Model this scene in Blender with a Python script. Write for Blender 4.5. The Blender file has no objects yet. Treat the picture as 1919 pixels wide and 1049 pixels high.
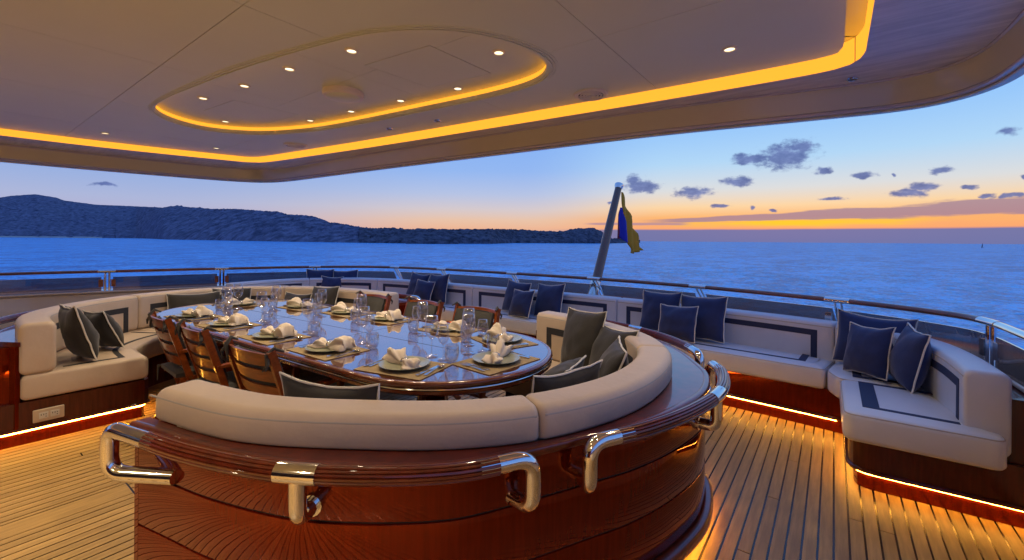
import bpy, bmesh, math, random
from math import sin, cos, pi, radians, sqrt, atan2, hypot
from mathutils import Vector, Matrix, noise
from mathutils.geometry import delaunay_2d_cdt
random.seed(7)
S = bpy.context.scene
COL = S.collection

# ------------------------------------------------------------------ camera
cd = bpy.data.cameras.new('camera'); cam = bpy.data.objects.new('camera', cd); COL.objects.link(cam)
S.camera = cam
cd.sensor_width = 36; cd.lens = 36 * 812 / 1919; cd.shift_y = -0.0389
cd.clip_start = .05; cd.clip_end = 60000
yaw = math.atan(603 / 812.); roll = radians(.447)
Fv = Vector((-sin(yaw), cos(yaw), 0)); R0 = Vector((cos(yaw), sin(yaw), 0))
Rv = R0 * cos(roll) + Vector((0, 0, sin(roll))); Uv = -R0 * sin(roll) + Vector((0, 0, cos(roll)))
M = Matrix((Rv, Uv, -Fv)).transposed().to_4x4(); M.translation = (0, 0, 1.65)
cam.matrix_world = M

# ------------------------------------------------------------------ view, sky
S.view_settings.view_transform = 'Standard'; S.view_settings.look = 'None'
S.view_settings.exposure = 0.0; S.view_settings.gamma = 1
S.view_settings.use_curve_mapping = False
try:
    S.cycles.max_bounces = 8; S.cycles.transparent_max_bounces = 24
    S.cycles.caustics_reflective = False; S.cycles.caustics_refractive = False
    S.cycles.sample_clamp_indirect = 4.0
except Exception: pass


def lin(c):
    return tuple(((v / 255.) / 12.92 if v / 255. <= .04045 else ((v / 255. + .055) / 1.055) ** 2.4) for v in c) + (1,)


class NT:
    """tiny node helper"""
    def __init__(s, tree): s.t = tree; s.n = tree.nodes; s.l = tree.links
    def node(s, typ, **kw):
        n = s.n.new(typ)
        for k, v in kw.items(): setattr(n, k, v)
        return n
    def put(s, sock, v):
        if isinstance(v, bpy.types.NodeSocket): s.l.new(v, sock)
        elif v is not None: sock.default_value = v
    def math(s, op, a, b=None, c=None, clamp=False):
        n = s.node('ShaderNodeMath', operation=op, use_clamp=clamp)
        s.put(n.inputs[0], a); s.put(n.inputs[1], b); s.put(n.inputs[2], c)
        return n.outputs[0]
    def vmath(s, op, a, b=None):
        n = s.node('ShaderNodeVectorMath', operation=op); s.put(n.inputs[0], a); s.put(n.inputs[1], b)
        return n.outputs['Value'] if op in ('LENGTH', 'DOT_PRODUCT') else n.outputs[0]
    def mix(s, f, a, b, mode='MIX'):
        n = s.node('ShaderNodeMix', data_type='RGBA', blend_type=mode)
        s.put(n.inputs[0], f); s.put(n.inputs[6], a); s.put(n.inputs[7], b)
        return n.outputs[2]
    def ramp(s, f, stops, interp='LINEAR'):
        n = s.node('ShaderNodeValToRGB'); r = n.color_ramp; r.interpolation = interp
        while len(r.elements) < len(stops): r.elements.new(.5)
        for e, (p, c) in zip(r.elements, stops): e.position = p; e.color = c
        s.put(n.inputs[0], f); return n.outputs[0]
    def noise(s, vec, scale, detail=4, rough=.55, dist=0, dims='3D'):
        n = s.node('ShaderNodeTexNoise', noise_dimensions=dims)
        s.put(n.inputs['Vector'], vec); n.inputs['Scale'].default_value = scale
        n.inputs['Detail'].default_value = detail; n.inputs['Roughness'].default_value = rough
        n.inputs['Distortion'].default_value = dist
        return n.outputs[0]
    def smooth(s, x, a, b):
        n = s.node('ShaderNodeMapRange', interpolation_type='SMOOTHSTEP')
        s.put(n.inputs[0], x); n.inputs[1].default_value = a; n.inputs[2].default_value = b
        return n.outputs[0]


world = bpy.data.worlds.new('World'); S.world = world; world.use_nodes = True
w = NT(world.node_tree); w.n.clear()
SKY_STRENGTH = 1.0
tc = w.node('ShaderNodeTexCoord'); sep = w.node('ShaderNodeSeparateXYZ'); w.l.new(tc.outputs['Generated'], sep.inputs[0])
az = w.math('ARCTAN2', sep.outputs[0], sep.outputs[1]); el = w.math('ARCSINE', sep.outputs[2])
elp = w.math('MULTIPLY', el, 1 / 1.5708)
eln = w.math('POWER', w.math('MAXIMUM', elp, 0.0), .5)          # finer steps near the horizon
def rp(deg): return sqrt(max(deg, 0) / 90.)
west = w.ramp(eln, [(0, lin((120, 122, 170))), (rp(1.3), lin((150, 122, 158))), (rp(1.6), lin((250, 168, 112))), (rp(2.9), lin((250, 180, 112))),
                    (rp(4.2), lin((250, 212, 164))), (rp(6.2), lin((218, 220, 222))), (rp(9.5), lin((176, 214, 246))), (rp(15), lin((138, 192, 252))),
                    (rp(24), lin((118, 172, 248))), (rp(45), lin((104, 154, 240))), (1, lin((86, 134, 224)))])
mid = w.ramp(eln, [(0, lin((228, 172, 150))), (rp(1.5), lin((236, 182, 150))), (rp(2.6), lin((232, 194, 168))), (rp(4), lin((212, 200, 204))),
                   (rp(6), lin((180, 194, 228))), (rp(9), lin((146, 182, 240))), (rp(16), lin((120, 172, 246))), (rp(40), lin((104, 152, 238))), (1, lin((86, 134, 224)))])
south = w.ramp(eln, [(0, lin((176, 158, 184))), (rp(2), lin((184, 176, 206))), (rp(4), lin((172, 182, 218))), (rp(7), lin((146, 174, 226))),
                     (rp(16), lin((120, 164, 236))), (rp(40), lin((102, 150, 234))), (1, lin((86, 134, 224)))])
rear = w.ramp(eln, [(0, lin((110, 120, 170))), (rp(6), lin((120, 120, 175))), (rp(16), lin((112, 144, 214))), (rp(40), lin((98, 144, 226))), (1, lin((86, 134, 224)))])
daz = w.math('ABSOLUTE', az)
f1 = w.smooth(daz, .28, .62); f2 = w.smooth(daz, .75, 1.35); f3 = w.smooth(daz, 1.7, 2.7)
base = w.mix(f3, w.mix(f2, w.mix(f1, west, mid), south), rear)
comb = w.node('ShaderNodeCombineXYZ'); w.l.new(az, comb.inputs[0]); w.l.new(el, comb.inputs[1])
P2 = comb.outputs[0]
wn = w.node('ShaderNodeTexNoise'); w.l.new(P2, wn.inputs['Vector']); wn.inputs['Scale'].default_value = 34; wn.inputs['Detail'].default_value = 3
P2w = w.vmath('ADD', P2, w.vmath('MULTIPLY', w.vmath('SUBTRACT', wn.outputs['Color'], (.5, .5, .5)), (.045, .016, 0)))
# glow of the set sun
gl = w.vmath('LENGTH', w.vmath('MULTIPLY', w.vmath('SUBTRACT', P2, (-.07, .039, 0)), (1 / .26, 1 / .011, 0)))
nzs = w.noise(w.vmath('MULTIPLY', P2, (9, 90, 1)), 1.0, 5, .6)
gm = w.math('MULTIPLY', w.smooth(w.math('ADD', gl, w.math('MULTIPLY', w.math('SUBTRACT', nzs, .5), 1.6)), 1.15, .1), .9)
base = w.mix(gm, base, lin((255, 206, 40)))
# horizon haze bank in the west
hb = w.math('MULTIPLY', w.smooth(w.math('ADD', el, w.math('MULTIPLY', w.math('SUBTRACT', nzs, .5), .004)), .0265, .0235), w.smooth(az, -.56, -.36))
base = w.mix(hb, base, lin((112, 118, 168)))
# long mauve bands
def band(a0, a1, e0, e1, t0, t1, lo, hi):
    """soft edged strip whose centre rises from e0 to e1 and thickness from t0 to t1 between azimuths a0, a1"""
    t = w.math('DIVIDE', w.math('SUBTRACT', az, a0), a1 - a0)
    tcl = w.math('MINIMUM', w.math('MAXIMUM', t, 0), 1)
    c = w.math('ADD', w.math('MULTIPLY', tcl, e1 - e0), e0)
    th = w.math('ADD', w.math('MULTIPLY', tcl, t1 - t0), t0)
    d = w.math('DIVIDE', w.math('ABSOLUTE', w.math('SUBTRACT', el, c)), th)
    d = w.math('ADD', d, w.math('MULTIPLY', w.math('SUBTRACT', nzs, .5), 1.7))
    m = w.smooth(d, 1.1, .72)
    m = w.math('MULTIPLY', m, w.smooth(t, lo - .05, lo + .1))
    return w.math('MULTIPLY', m, w.smooth(t, hi + .05, hi - .1))
b1 = band(-.32, .3, .044, .060, .0035, .0150, -.02, 3)
base = w.mix(w.math('MULTIPLY', b1, .85), base, lin((158, 128, 152)))
b2 = band(-.47, -.24, .0385, .0375, .003, .0028, 0, .95)
base = w.mix(w.math('MULTIPLY', b2, .75), base, lin((166, 134, 158)))
# small cumulus: azimuth, elevation, half width, half height (radians)
CL = [(-0.0779, 0.1661, 0.0459, 0.025), (-0.1422, 0.1665, 0.0324, 0.0119), (-0.0493, 0.1803, 0.0221, 0.0143), (-0.3457, 0.1194, 0.0406, 0.0153),
      (-0.3627, 0.1338, 0.0205, 0.0118), (-0.2422, 0.1046, 0.0356, 0.0125), (-0.1595, 0.123, 0.0271, 0.0098), (-0.0185, 0.1338, 0.0163, 0.007),
      (0.0423, 0.1218, 0.0178, 0.0057), (0.1392, 0.1188, 0.015, 0.0061), (0.1036, 0.0865, 0.0281, 0.0082), (0.1233, 0.0931, 0.0168, 0.008),
      (0.2116, 0.169, 0.0139, 0.0057), (-0.191, 0.0741, 0.018, 0.0044), (0.1952, 0.075, 0.01, 0.0041), (0.2169, 0.0734, 0.0074, 0.004),
      (-0.0024, 0.0825, 0.0207, 0.004), (-0.4206, 0.0854, 0.0094, 0.0036), (0.1707, 0.0902, 0.0117, 0.0034), (-0.1327, 0.0702, 0.0075, 0.0043),
      (-0.0985, 0.0639, 0.0082, 0.0032), (-1.3911, 0.0878, 0.0171, 0.0036), (0.2274, 0.0988, 0.0052, 0.0032), (0.0797, 0.1193, 0.0056, 0.0028),
      # the same broken cloud goes on outside the frame
      (.42, .12, .04, .012), (.55, .18, .05, .02), (.7, .1, .04, .01), (-.6, .33, .06, .02), (.1, .36, .07, .02), (-1.9, .12, .05, .012), (2.2, .14, .08, .02)]
mn = None
for a_, e_, wa, we in CL:
    d = w.vmath('LENGTH', w.vmath('MULTIPLY', w.vmath('SUBTRACT', P2w, (a_, e_, 0)), (1 / (wa * 1.12), 1 / (we * 1.12), 0)))
    mn = d if mn is None else w.math('MINIMUM', mn, d)
cn = w.noise(w.vmath('MULTIPLY', P2, (1, 1.7, 1)), 38, 9, .64, .1)
cd_ = w.math('ADD', mn, w.math('MULTIPLY', w.math('SUBTRACT', cn, .5), 2.0))
cmask = w.smooth(cd_, 1.12, .42)
ccol = w.ramp(cn, [(.3, lin((62, 84, 150))), (.7, lin((112, 130, 190)))])
base = w.mix(w.math('MULTIPLY', cmask, .9), base, ccol)
sky = w.node('ShaderNodeTexSky', sky_type='NISHITA'); sky.sun_disc = False
sky.sun_elevation = radians(-1.0); sky.sun_rotation = radians(-4)
bgA = w.node('ShaderNodeBackground'); w.l.new(base, bgA.inputs[0]); bgA.inputs[1].default_value = SKY_STRENGTH
bgB = w.node('ShaderNodeBackground'); w.l.new(sky.outputs[0], bgB.inputs[0]); bgB.inputs[1].default_value = .015
ads = w.node('ShaderNodeAddShader'); w.l.new(bgA.outputs[0], ads.inputs[0]); w.l.new(bgB.outputs[0], ads.inputs[1])
wo = w.node('ShaderNodeOutputWorld'); w.l.new(ads.outputs[0], wo.inputs[0])

# ------------------------------------------------------------------ materials
MAT = {}
def mat(name, col, rough=.5, tint=None, ior=None, metal=0, spec=.5, coat=0, coat_rough=.03, var=0, vscale=8, stretch=(1, 1, 1), bump=0, bscale=40, bstretch=(1, 1, 1),
        col2=None, sheen=0, objvar=0, coat_ior=1.5, rvar=0):
    m = bpy.data.materials.new(name); m.use_nodes = True
    t = NT(m.node_tree); b = t.n['Principled BSDF']
    c = col if len(col) == 4 else col + (1,)
    tcn = t.node('ShaderNodeTexCoord')
    if var or col2:
        nz = t.noise(t.vmath('MULTIPLY', tcn.outputs['Object'], stretch), vscale, 5, .6)
        c2 = col2 if col2 else tuple(v * (1 - var) for v in c[:3])
        c2 = c2 if len(c2) == 4 else tuple(c2) + (1,)
        nzc = t.smooth(nz, .3, .7)
        cc = t.mix(nzc, c2, c)
    else: cc = c
    if objvar:
        oi = t.node('ShaderNodeObjectInfo')
        k = t.math('ADD', t.math('MULTIPLY', oi.outputs['Random'], objvar), 1 - objvar / 2)
        cmb = t.node('ShaderNodeCombineXYZ')
        for i in range(3): t.l.new(k, cmb.inputs[i])
        cc = t.mix(1.0, cc, cmb.outputs[0], 'MULTIPLY')
    t.put(b.inputs['Base Color'], cc)
    b.inputs['Roughness'].default_value = rough; b.inputs['Metallic'].default_value = metal
    if rvar:
        rn = t.noise(tcn.outputs['Object'], 14, 4, .6)
        t.l.new(t.math('ADD', t.math('MULTIPLY', rn, rvar), max(rough - rvar / 2, .01)), b.inputs['Roughness'])
    b.inputs['Specular IOR Level'].default_value = spec
    b.inputs['Coat Weight'].default_value = coat; b.inputs['Coat Roughness'].default_value = coat_rough; b.inputs['Coat IOR'].default_value = coat_ior
    if tint: b.inputs['Specular Tint'].default_value = tint + (1,)
    if ior: b.inputs['IOR'].default_value = ior
    if sheen: b.inputs['Sheen Weight'].default_value = sheen
    if bump:
        bn = t.noise(t.vmath('MULTIPLY', tcn.outputs['Object'], bstretch), bscale, 4, .6)
        bp = t.node('ShaderNodeBump'); bp.inputs['Strength'].default_value = 1; bp.inputs['Distance'].default_value = bump
        t.l.new(bn, bp.inputs['Height']); t.l.new(bp.outputs[0], b.inputs['Normal'])
    MAT[name] = m; return m

def emit(name, col, strength):
    m = bpy.data.materials.new(name); m.use_nodes = True
    t = NT(m.node_tree); t.n.clear()
    e = t.node('ShaderNodeEmission'); e.inputs[0].default_value = col if len(col) == 4 else col + (1,); e.inputs[1].default_value = strength
    o = t.node('ShaderNodeOutputMaterial'); t.l.new(e.outputs[0], o.inputs[0]); MAT[name] = m; return m

def glassmat(name, tint, gloss_rough=.0, ior=1.45, gcol=(1, 1, 1, 1), bump=False):
    """thin clear pane: transmission with a tint plus a Fresnel reflection"""
    m = bpy.data.materials.new(name); m.use_nodes = True
    t = NT(m.node_tree); t.n.clear()
    tr = t.node('ShaderNodeBsdfTransparent'); tr.inputs[0].default_value = tint
    g = t.node('ShaderNodeBsdfGlossy'); g.inputs[0].default_value = gcol; g.inputs['Roughness'].default_value = gloss_rough
    fr = t.node('ShaderNodeLayerWeight'); fr.inputs[0].default_value = .5
    fac = t.math('ADD', t.math('MULTIPLY', t.math('POWER', fr.outputs['Facing'], 1.9), .9), ior)
    mx = t.node('ShaderNodeMixShader'); t.l.new(fac, mx.inputs[0]); t.l.new(tr.outputs[0], mx.inputs[1]); t.l.new(g.outputs[0], mx.inputs[2])
    o = t.node('ShaderNodeOutputMaterial'); t.l.new(mx.outputs[0], o.inputs[0]); MAT[name] = m; return m

mat('teak', (.44, .27, .10), .42, var=.34, vscale=3, stretch=(14, 1.2, 14), objvar=.34, bump=.0009, bscale=30, bstretch=(20, 1, 20), spec=.4)
mat('caulk', (.012, .012, .018), .25, spec=.6)
mat('mahogany', (.105, .008, .0012), .035, spec=.5, tint=(1, .15, .03), ior=1.95, var=.35, vscale=5, stretch=(9, 9, .7), coat=.15, coat_rough=.01, bump=.0007, bscale=3.2, bstretch=(1, 1, .6))
mat('mahogany_dark', (.095, .013, .004), .4, spec=.1, var=.4, vscale=5, stretch=(9, 9, .7), coat=1, coat_rough=.03)
mat('mahogany_rail', (.17, .026, .008), .3, spec=.2, var=.4, vscale=14, coat=1, coat_rough=.03)
mat('rail_wood', (.30, .085, .03), .35, var=.35, vscale=10, coat=.6, coat_rough=.1)
mat('table_wood', (.12, .030, .009), .02, ior=3.0, var=.35, vscale=4, stretch=(1, 9, 1), coat=1, coat_rough=.012, coat_ior=3.3)
mat('table_edge', (.17, .035, .010), .25, var=.3, vscale=9, coat=1, coat_rough=.02)
mat('chair_wood', (.27, .062, .012), .35, spec=.2, var=.4, vscale=6, stretch=(1, 6, 6), coat=.55, coat_rough=.10)
mat('chrome', (.78, .77, .76), .07, metal=1, rvar=.05)
mat('steel', (.72, .70, .66), .14, metal=1)
mat('brass', (.5, .34, .12), .3, metal=1)
mat('cream_vinyl', (.64, .51, .40), .46, var=.07, vscale=4, bump=.005, bscale=6, spec=.35)
mat('white_vinyl', (.64, .66, .74), .34, var=.06, vscale=4, bump=.0022, bscale=6, spec=.35)
mat('piping_grey', (.42, .38, .35), .6)
mat('navy_stripe', (.020, .030, .085), .75, bump=.0005, bscale=200)
mat('grey_stripe', (.030, .030, .036), .75, bump=.0005, bscale=200)
mat('grey_fabric', (.027, .024, .023), .85, var=.18, vscale=12, bump=.004, bscale=9, sheen=.25)
mat('navy_fabric', (.014, .028, .115), .85, var=.2, vscale=12, bump=.004, bscale=9, sheen=.25)
mat('chair_fabric', (.045, .042, .038), .85, bump=.002, bscale=30, sheen=.2)
mat('piping_white', (.72, .68, .62), .6)
mat('seat_white', (.62, .58, .50), .6)
mat('ceiling_paint', (.82, .86, .60), .38, var=.03, vscale=1.2, spec=.4)
mat('fascia_paint', (.80, .76, .46), .25, var=.04, vscale=1.5, spec=.5, coat=.5, coat_rough=.1)
mat('soffit_paint', (.88, .83, .78), .30, spec=.8, var=.30, vscale=3.0, stretch=(1, 6, 1), bump=.002, bscale=5, bstretch=(1, 5, 1))  # streaks of tone painted in for mottled reflections of the sea
mat('shadow_gap', (.16, .12, .09), .8)
mat('white_paint', (.66, .62, .58), .25, coat=.6, spec=.5)
mat('grille', (.86, .80, .62), .4); mat('dark_hole', (.012, .011, .01), .8)
mat('porcelain', (.30, .31, .22), .3, coat=.5, var=.12, vscale=20)
mat('linen', (.68, .58, .48), .85, bump=.0012, bscale=300, sheen=.2)
mat('weave', (.36, .27, .17), .8)
mat('outlet_plate', (.55, .42, .30), .35); mat('black_plastic', (.02, .018, .017), .4)
mat('flag_yellow', (.85, .34, .012), .75); mat('flag_blue', (.03, .03, .42), .75); mat('flag_red', (.35, .015, .03), .75)
mat('pole_wood', (.20, .085, .045), .4, var=.3, vscale=9, stretch=(8, 8, .7), coat=.7)
mat('hill', (.20, .20, .29), .95, col2=(.05, .058, .10), vscale=.045, spec=.1)  # blue of distant haze mixed into the scrub colours
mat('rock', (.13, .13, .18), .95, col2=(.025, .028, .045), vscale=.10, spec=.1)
emit('cove_led', (1, .36, .028), 1.55)
emit('strip_led', (1, .45, .055), 66.0)
emit('skirt_led', (1, .43, .045), 34.0)
emit('lamp_face', (1, .80, .50), 2.2)
glassmat('wine_glass', (.93, .93, .945, 1), 0.0, .10)
glassmat('tinted_glass', (.54, .40, .37, 1), 0, .03)
# woven mat relief
def weave():
    m = MAT['weave']; t = NT(m.node_tree); b = t.n['Principled BSDF']
    tcn = t.node('ShaderNodeTexCoord')
    wv = [t.node('ShaderNodeTexWave', bands_direction=d) for d in ('X', 'Y')]
    for q in wv: q.inputs['Scale'].default_value = 32; t.l.new(tcn.outputs['Object'], q.inputs[0])
    mul = t.math('MULTIPLY', wv[0].outputs[1], wv[1].outputs[1])
    t.put(b.inputs['Base Color'], t.mix(mul, (.22, .15, .07, 1), (.66, .50, .28, 1)))
    bp = t.node('ShaderNodeBump'); bp.inputs['Distance'].default_value = .002; t.l.new(mul, bp.inputs['Height']); t.l.new(bp.outputs[0], b.inputs['Normal'])
weave()
# sea
def sea_mat():
    m = bpy.data.materials.new('sea_water'); m.use_nodes = True
    t = NT(m.node_tree); b = t.n['Principled BSDF']
    g = t.node('ShaderNodeNewGeometry'); pos = g.outputs['Position']
    def nv(vec, sc, det):
        n = t.node('ShaderNodeTexNoise'); t.l.new(vec, n.inputs['Vector']); n.inputs['Scale'].default_value = sc; n.inputs['Detail'].default_value = det; n.inputs['Roughness'].default_value = .6
        return t.vmath('SUBTRACT', n.outputs['Color'], (.5, .5, .5))
    v = t.vmath('ADD', t.vmath('MULTIPLY', nv(pos, .8, 4), (.9, .9, 0)), t.vmath('MULTIPLY', nv(pos, 4.5, 3), (.9, .9, 0)))
    v = t.vmath('ADD', v, t.vmath('MULTIPLY', nv(pos, .06, 3), (.12, .12, 0)))
    nrm = t.vmath('NORMALIZE', t.vmath('ADD', v, (0, 0, 1)))
    rip = None
    for sc_, wt in ((3.0, .24), (1.0, .26), (.33, .26), (.10, .24)):
        q = t.math('MULTIPLY', t.noise(t.vmath('MULTIPLY', t.vmath('ADD', pos, (sc_ * 37, 0, 0)), (1, .7, 1)), sc_, 3, .7), wt)
        rip = q if rip is None else t.math('ADD', rip, q)
    col = t.mix(t.smooth(rip, .445, .555), (.008, .105, .42, 1), (.055, .46, 1.0, 1))  # bright and dark wave facets painted into the diffuse colour
    t.n.remove(b)
    df = t.node('ShaderNodeBsdfDiffuse'); t.put(df.inputs[0], col); t.l.new(nrm, df.inputs['Normal'])
    gl_ = t.node('ShaderNodeBsdfGlossy'); gl_.inputs[0].default_value = (.56, .84, 1, 1); gl_.inputs['Roughness'].default_value = .18; t.l.new(nrm, gl_.inputs['Normal'])
    mx = t.node('ShaderNodeMixShader'); mx.inputs[0].default_value = .36; t.l.new(df.outputs[0], mx.inputs[1]); t.l.new(gl_.outputs[0], mx.inputs[2])
    t.l.new(mx.outputs[0], [n for n in t.n if n.type == 'OUTPUT_MATERIAL'][0].inputs[0])
    MAT['sea'] = m
sea_mat()

# ------------------------------------------------------------------ object helpers
def link(name, me, material=None, parent=None, smooth=False, kind=None):
    if material:
        for mm in (material if isinstance(material, (list, tuple)) else [material]): me.materials.append(MAT[mm])
    if smooth:
        me.polygons.foreach_set('use_smooth', [True] * len(me.polygons))
        if smooth != 'all':
            try: me.set_sharp_from_angle(angle=radians(smooth if smooth is not True else 40))
            except Exception: pass
    o = bpy.data.objects.new(name, me); COL.objects.link(o)
    if parent: o.parent = parent
    if kind: o['kind'] = kind
    return o
def tag(o, label, cat, group=None):
    o['label'] = label; o['category'] = cat
    if group: o['group'] = group
    return o
def empty(name, loc=(0, 0, 0), rz=0):
    o = bpy.data.objects.new(name, None); COL.objects.link(o); o.location = loc; o.rotation_euler = (0, 0, rz); o.empty_display_size = .1
    return o
def mesh(name, vs, fs):
    me = bpy.data.meshes.new(name); me.from_pydata([tuple(v) for v in vs], [], fs); me.update()
    bm = bmesh.new(); bm.from_mesh(me); bmesh.ops.recalc_face_normals(bm, faces=bm.faces); bm.to_mesh(me); bm.free()
    return me
class MB:
    def __init__(s): s.v = []; s.f = []
    def add(s, vs, fs):
        k = len(s.v); s.v += [tuple(v) for v in vs]; s.f += [tuple(i + k for i in f) for f in fs]; return s
    def box(s, x0, x1, y0, y1, z0, z1, b=0):
        if not b:
            return s.add([(x0, y0, z0), (x1, y0, z0), (x1, y1, z0), (x0, y1, z0), (x0, y0, z1), (x1, y0, z1), (x1, y1, z1), (x0, y1, z1)],
                         [(3, 2, 1, 0), (4, 5, 6, 7), (0, 1, 5, 4), (1, 2, 6, 5), (2, 3, 7, 6), (3, 0, 4, 7)])
        rings = []
        for z, i in ((z0, b), (z0 + b, 0), (z1 - b, 0), (z1, b)):
            rings.append([(x0 + i + (b if False else 0), y0 + i, z), (x1 - i, y0 + i, z), (x1 - i, y1 - i, z), (x0 + i, y1 - i, z)])
        vs = [p for r in rings for p in r]; fs = [(3, 2, 1, 0), (12, 13, 14, 15)]
        for k in range(3):
            for j in range(4): a = k * 4 + j; c = k * 4 + (j + 1) % 4; fs.append((a, c, c + 4, a + 4))
        return s.add(vs, fs)
    def bar(s, p, q, wx, wz, up=(0, 0, 1)):
        """rectangular bar from p to q"""
        p = Vector(p); q = Vector(q); d = (q - p).normalized(); up = Vector(up); sx = d.cross(up)
        if sx.length < 1e-4: sx = Vector((1, 0, 0))
        sx.normalize(); sz = sx.cross(d).normalized()
        vs = [e + sx * (i * wx / 2) + sz * (j * wz / 2) for e in (p, q) for i, j in ((-1, -1), (1, -1), (1, 1), (-1, 1))]
        return s.add(vs, [(3, 2, 1, 0), (4, 5, 6, 7), (0, 1, 5, 4), (1, 2, 6, 5), (2, 3, 7, 6), (3, 0, 4, 7)])
    def tube(s, pts, r, n=8, closed=False, cap=True):
        pts = [Vector(p) for p in pts]; N = len(pts); prev = None; rings = []
        rr = r if isinstance(r, (list, tuple)) else [r] * N
        for i, p in enumerate(pts):
            if closed: d = pts[(i + 1) % N] - pts[i - 1]
            else: d = pts[min(i + 1, N - 1)] - pts[max(i - 1, 0)]
            d.normalize()
            if prev is None:
                a = Vector((0, 0, 1)) if abs(d.z) < .9 else Vector((1, 0, 0))
                x = d.cross(a).normalized()
            else:
                x = prev - d * prev.dot(d)
                x = x.normalized() if x.length > 1e-6 else d.orthogonal().normalized()
            prev = x; y = d.cross(x)
            rings.append([p + (x * cos(2 * pi * k / n) + y * sin(2 * pi * k / n)) * rr[i] for k in range(n)])
        vs = [v for r_ in rings for v in r_]; fs = []
        for i in range(N if closed else N - 1):
            for k in range(n):
                a = i * n + k; b = i * n + (k + 1) % n; c = ((i + 1) % N) * n
                fs.append((a, b, c + (k + 1) % n, c + k))
        if cap and not closed: fs += [tuple(range(n - 1, -1, -1)), tuple((N - 1) * n + k for k in range(n))]
        return s.add(vs, fs)
    def lathe(s, prof, n=24, c=(0, 0, 0), closed=False):
        vs = [(c[0] + r * cos(2 * pi * k / n), c[1] + r * sin(2 * pi * k / n), c[2] + z) for r, z in prof for k in range(n)]
        fs = []; m = len(prof)
        for i in range(m if closed else m - 1):
            for k in range(n):
                j = (i + 1) % m
                fs.append((i * n + k, i * n + (k + 1) % n, j * n + (k + 1) % n, j * n + k))
        if not closed:
            if prof[0][0] > 1e-5: fs.append(tuple(range(n - 1, -1, -1)))
            if prof[-1][0] > 1e-5: fs.append(tuple((m - 1) * n + k for k in range(n)))
        return s.add(vs, fs)
    def build(s, name, material, parent=None, smooth=False, kind=None):
        return link(name, mesh(name, s.v, s.f), material, parent, smooth, kind)

def catmull(pts, n=10, closed=False):
    P = [Vector(p) for p in pts]; N = len(P); out = []
    for i in range(N if closed else N - 1):
        if closed: a, b, c, d = P[i - 1], P[i], P[(i + 1) % N], P[(i + 2) % N]
        else: a, b, c, d = P[max(i - 1, 0)], P[i], P[i + 1], P[min(i + 2, N - 1)]
        for k in range(n):
            t = k / n
            out.append(.5 * ((2 * b) + (-a + c) * t + (2 * a - 5 * b + 4 * c - d) * t * t + (-a + 3 * b - 3 * c + d) * t ** 3))
    if not closed: out.append(P[-1])
    return out

class Path:
    """plan curve; n>0 is to the right of the direction of travel"""
    def __init__(s, pts, smooth=True, step=.05, closed=False, side=1):
        s.side = side
        q = catmull([Vector((p[0], p[1])) for p in pts], 12, closed) if smooth else [Vector((p[0], p[1])) for p in pts]
        if closed: q = q + [q[0]]
        L = [0]
        for a, b in zip(q, q[1:]): L.append(L[-1] + (b - a).length)
        n = max(2, int(L[-1] / step)); s.p = []; j = 0
        for i in range(n + 1):
            t = L[-1] * i / n
            while j < len(q) - 2 and L[j + 1] < t: j += 1
            f = (t - L[j]) / max(L[j + 1] - L[j], 1e-9); s.p.append(q[j].lerp(q[j + 1], min(f, 1)))
        s.len = L[-1]; s.n = n; s.closed = closed
    def at(s, t, off=0):
        t = max(0, min(t, s.len)); f = t / s.len * s.n; i = min(int(f), s.n - 1); p = s.p[i].lerp(s.p[i + 1], f - i)
        if s.closed:
            a = s.p[(i - 1) % s.n]; b = s.p[(i + 2) % s.n] if i + 2 > s.n else s.p[i + 2]
        else: a = s.p[max(i - 1, 0)]; b = s.p[min(i + 2, s.n)]
        d = (b - a).normalized(); nrm = Vector((d.y, -d.x)) * s.side
        return p + nrm * off, d, nrm
    def near(s, x, y):
        v = Vector((x, y)); return min(range(s.n + 1), key=lambda i: (s.p[i] - v).length) * s.len / s.n
    def sub(s, t0, t1, off=0, step=.05):
        n = max(2, int(abs(t1 - t0) / step)); return [s.at(t0 + (t1 - t0) * i / n, off)[0] for i in range(n + 1)]

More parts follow.
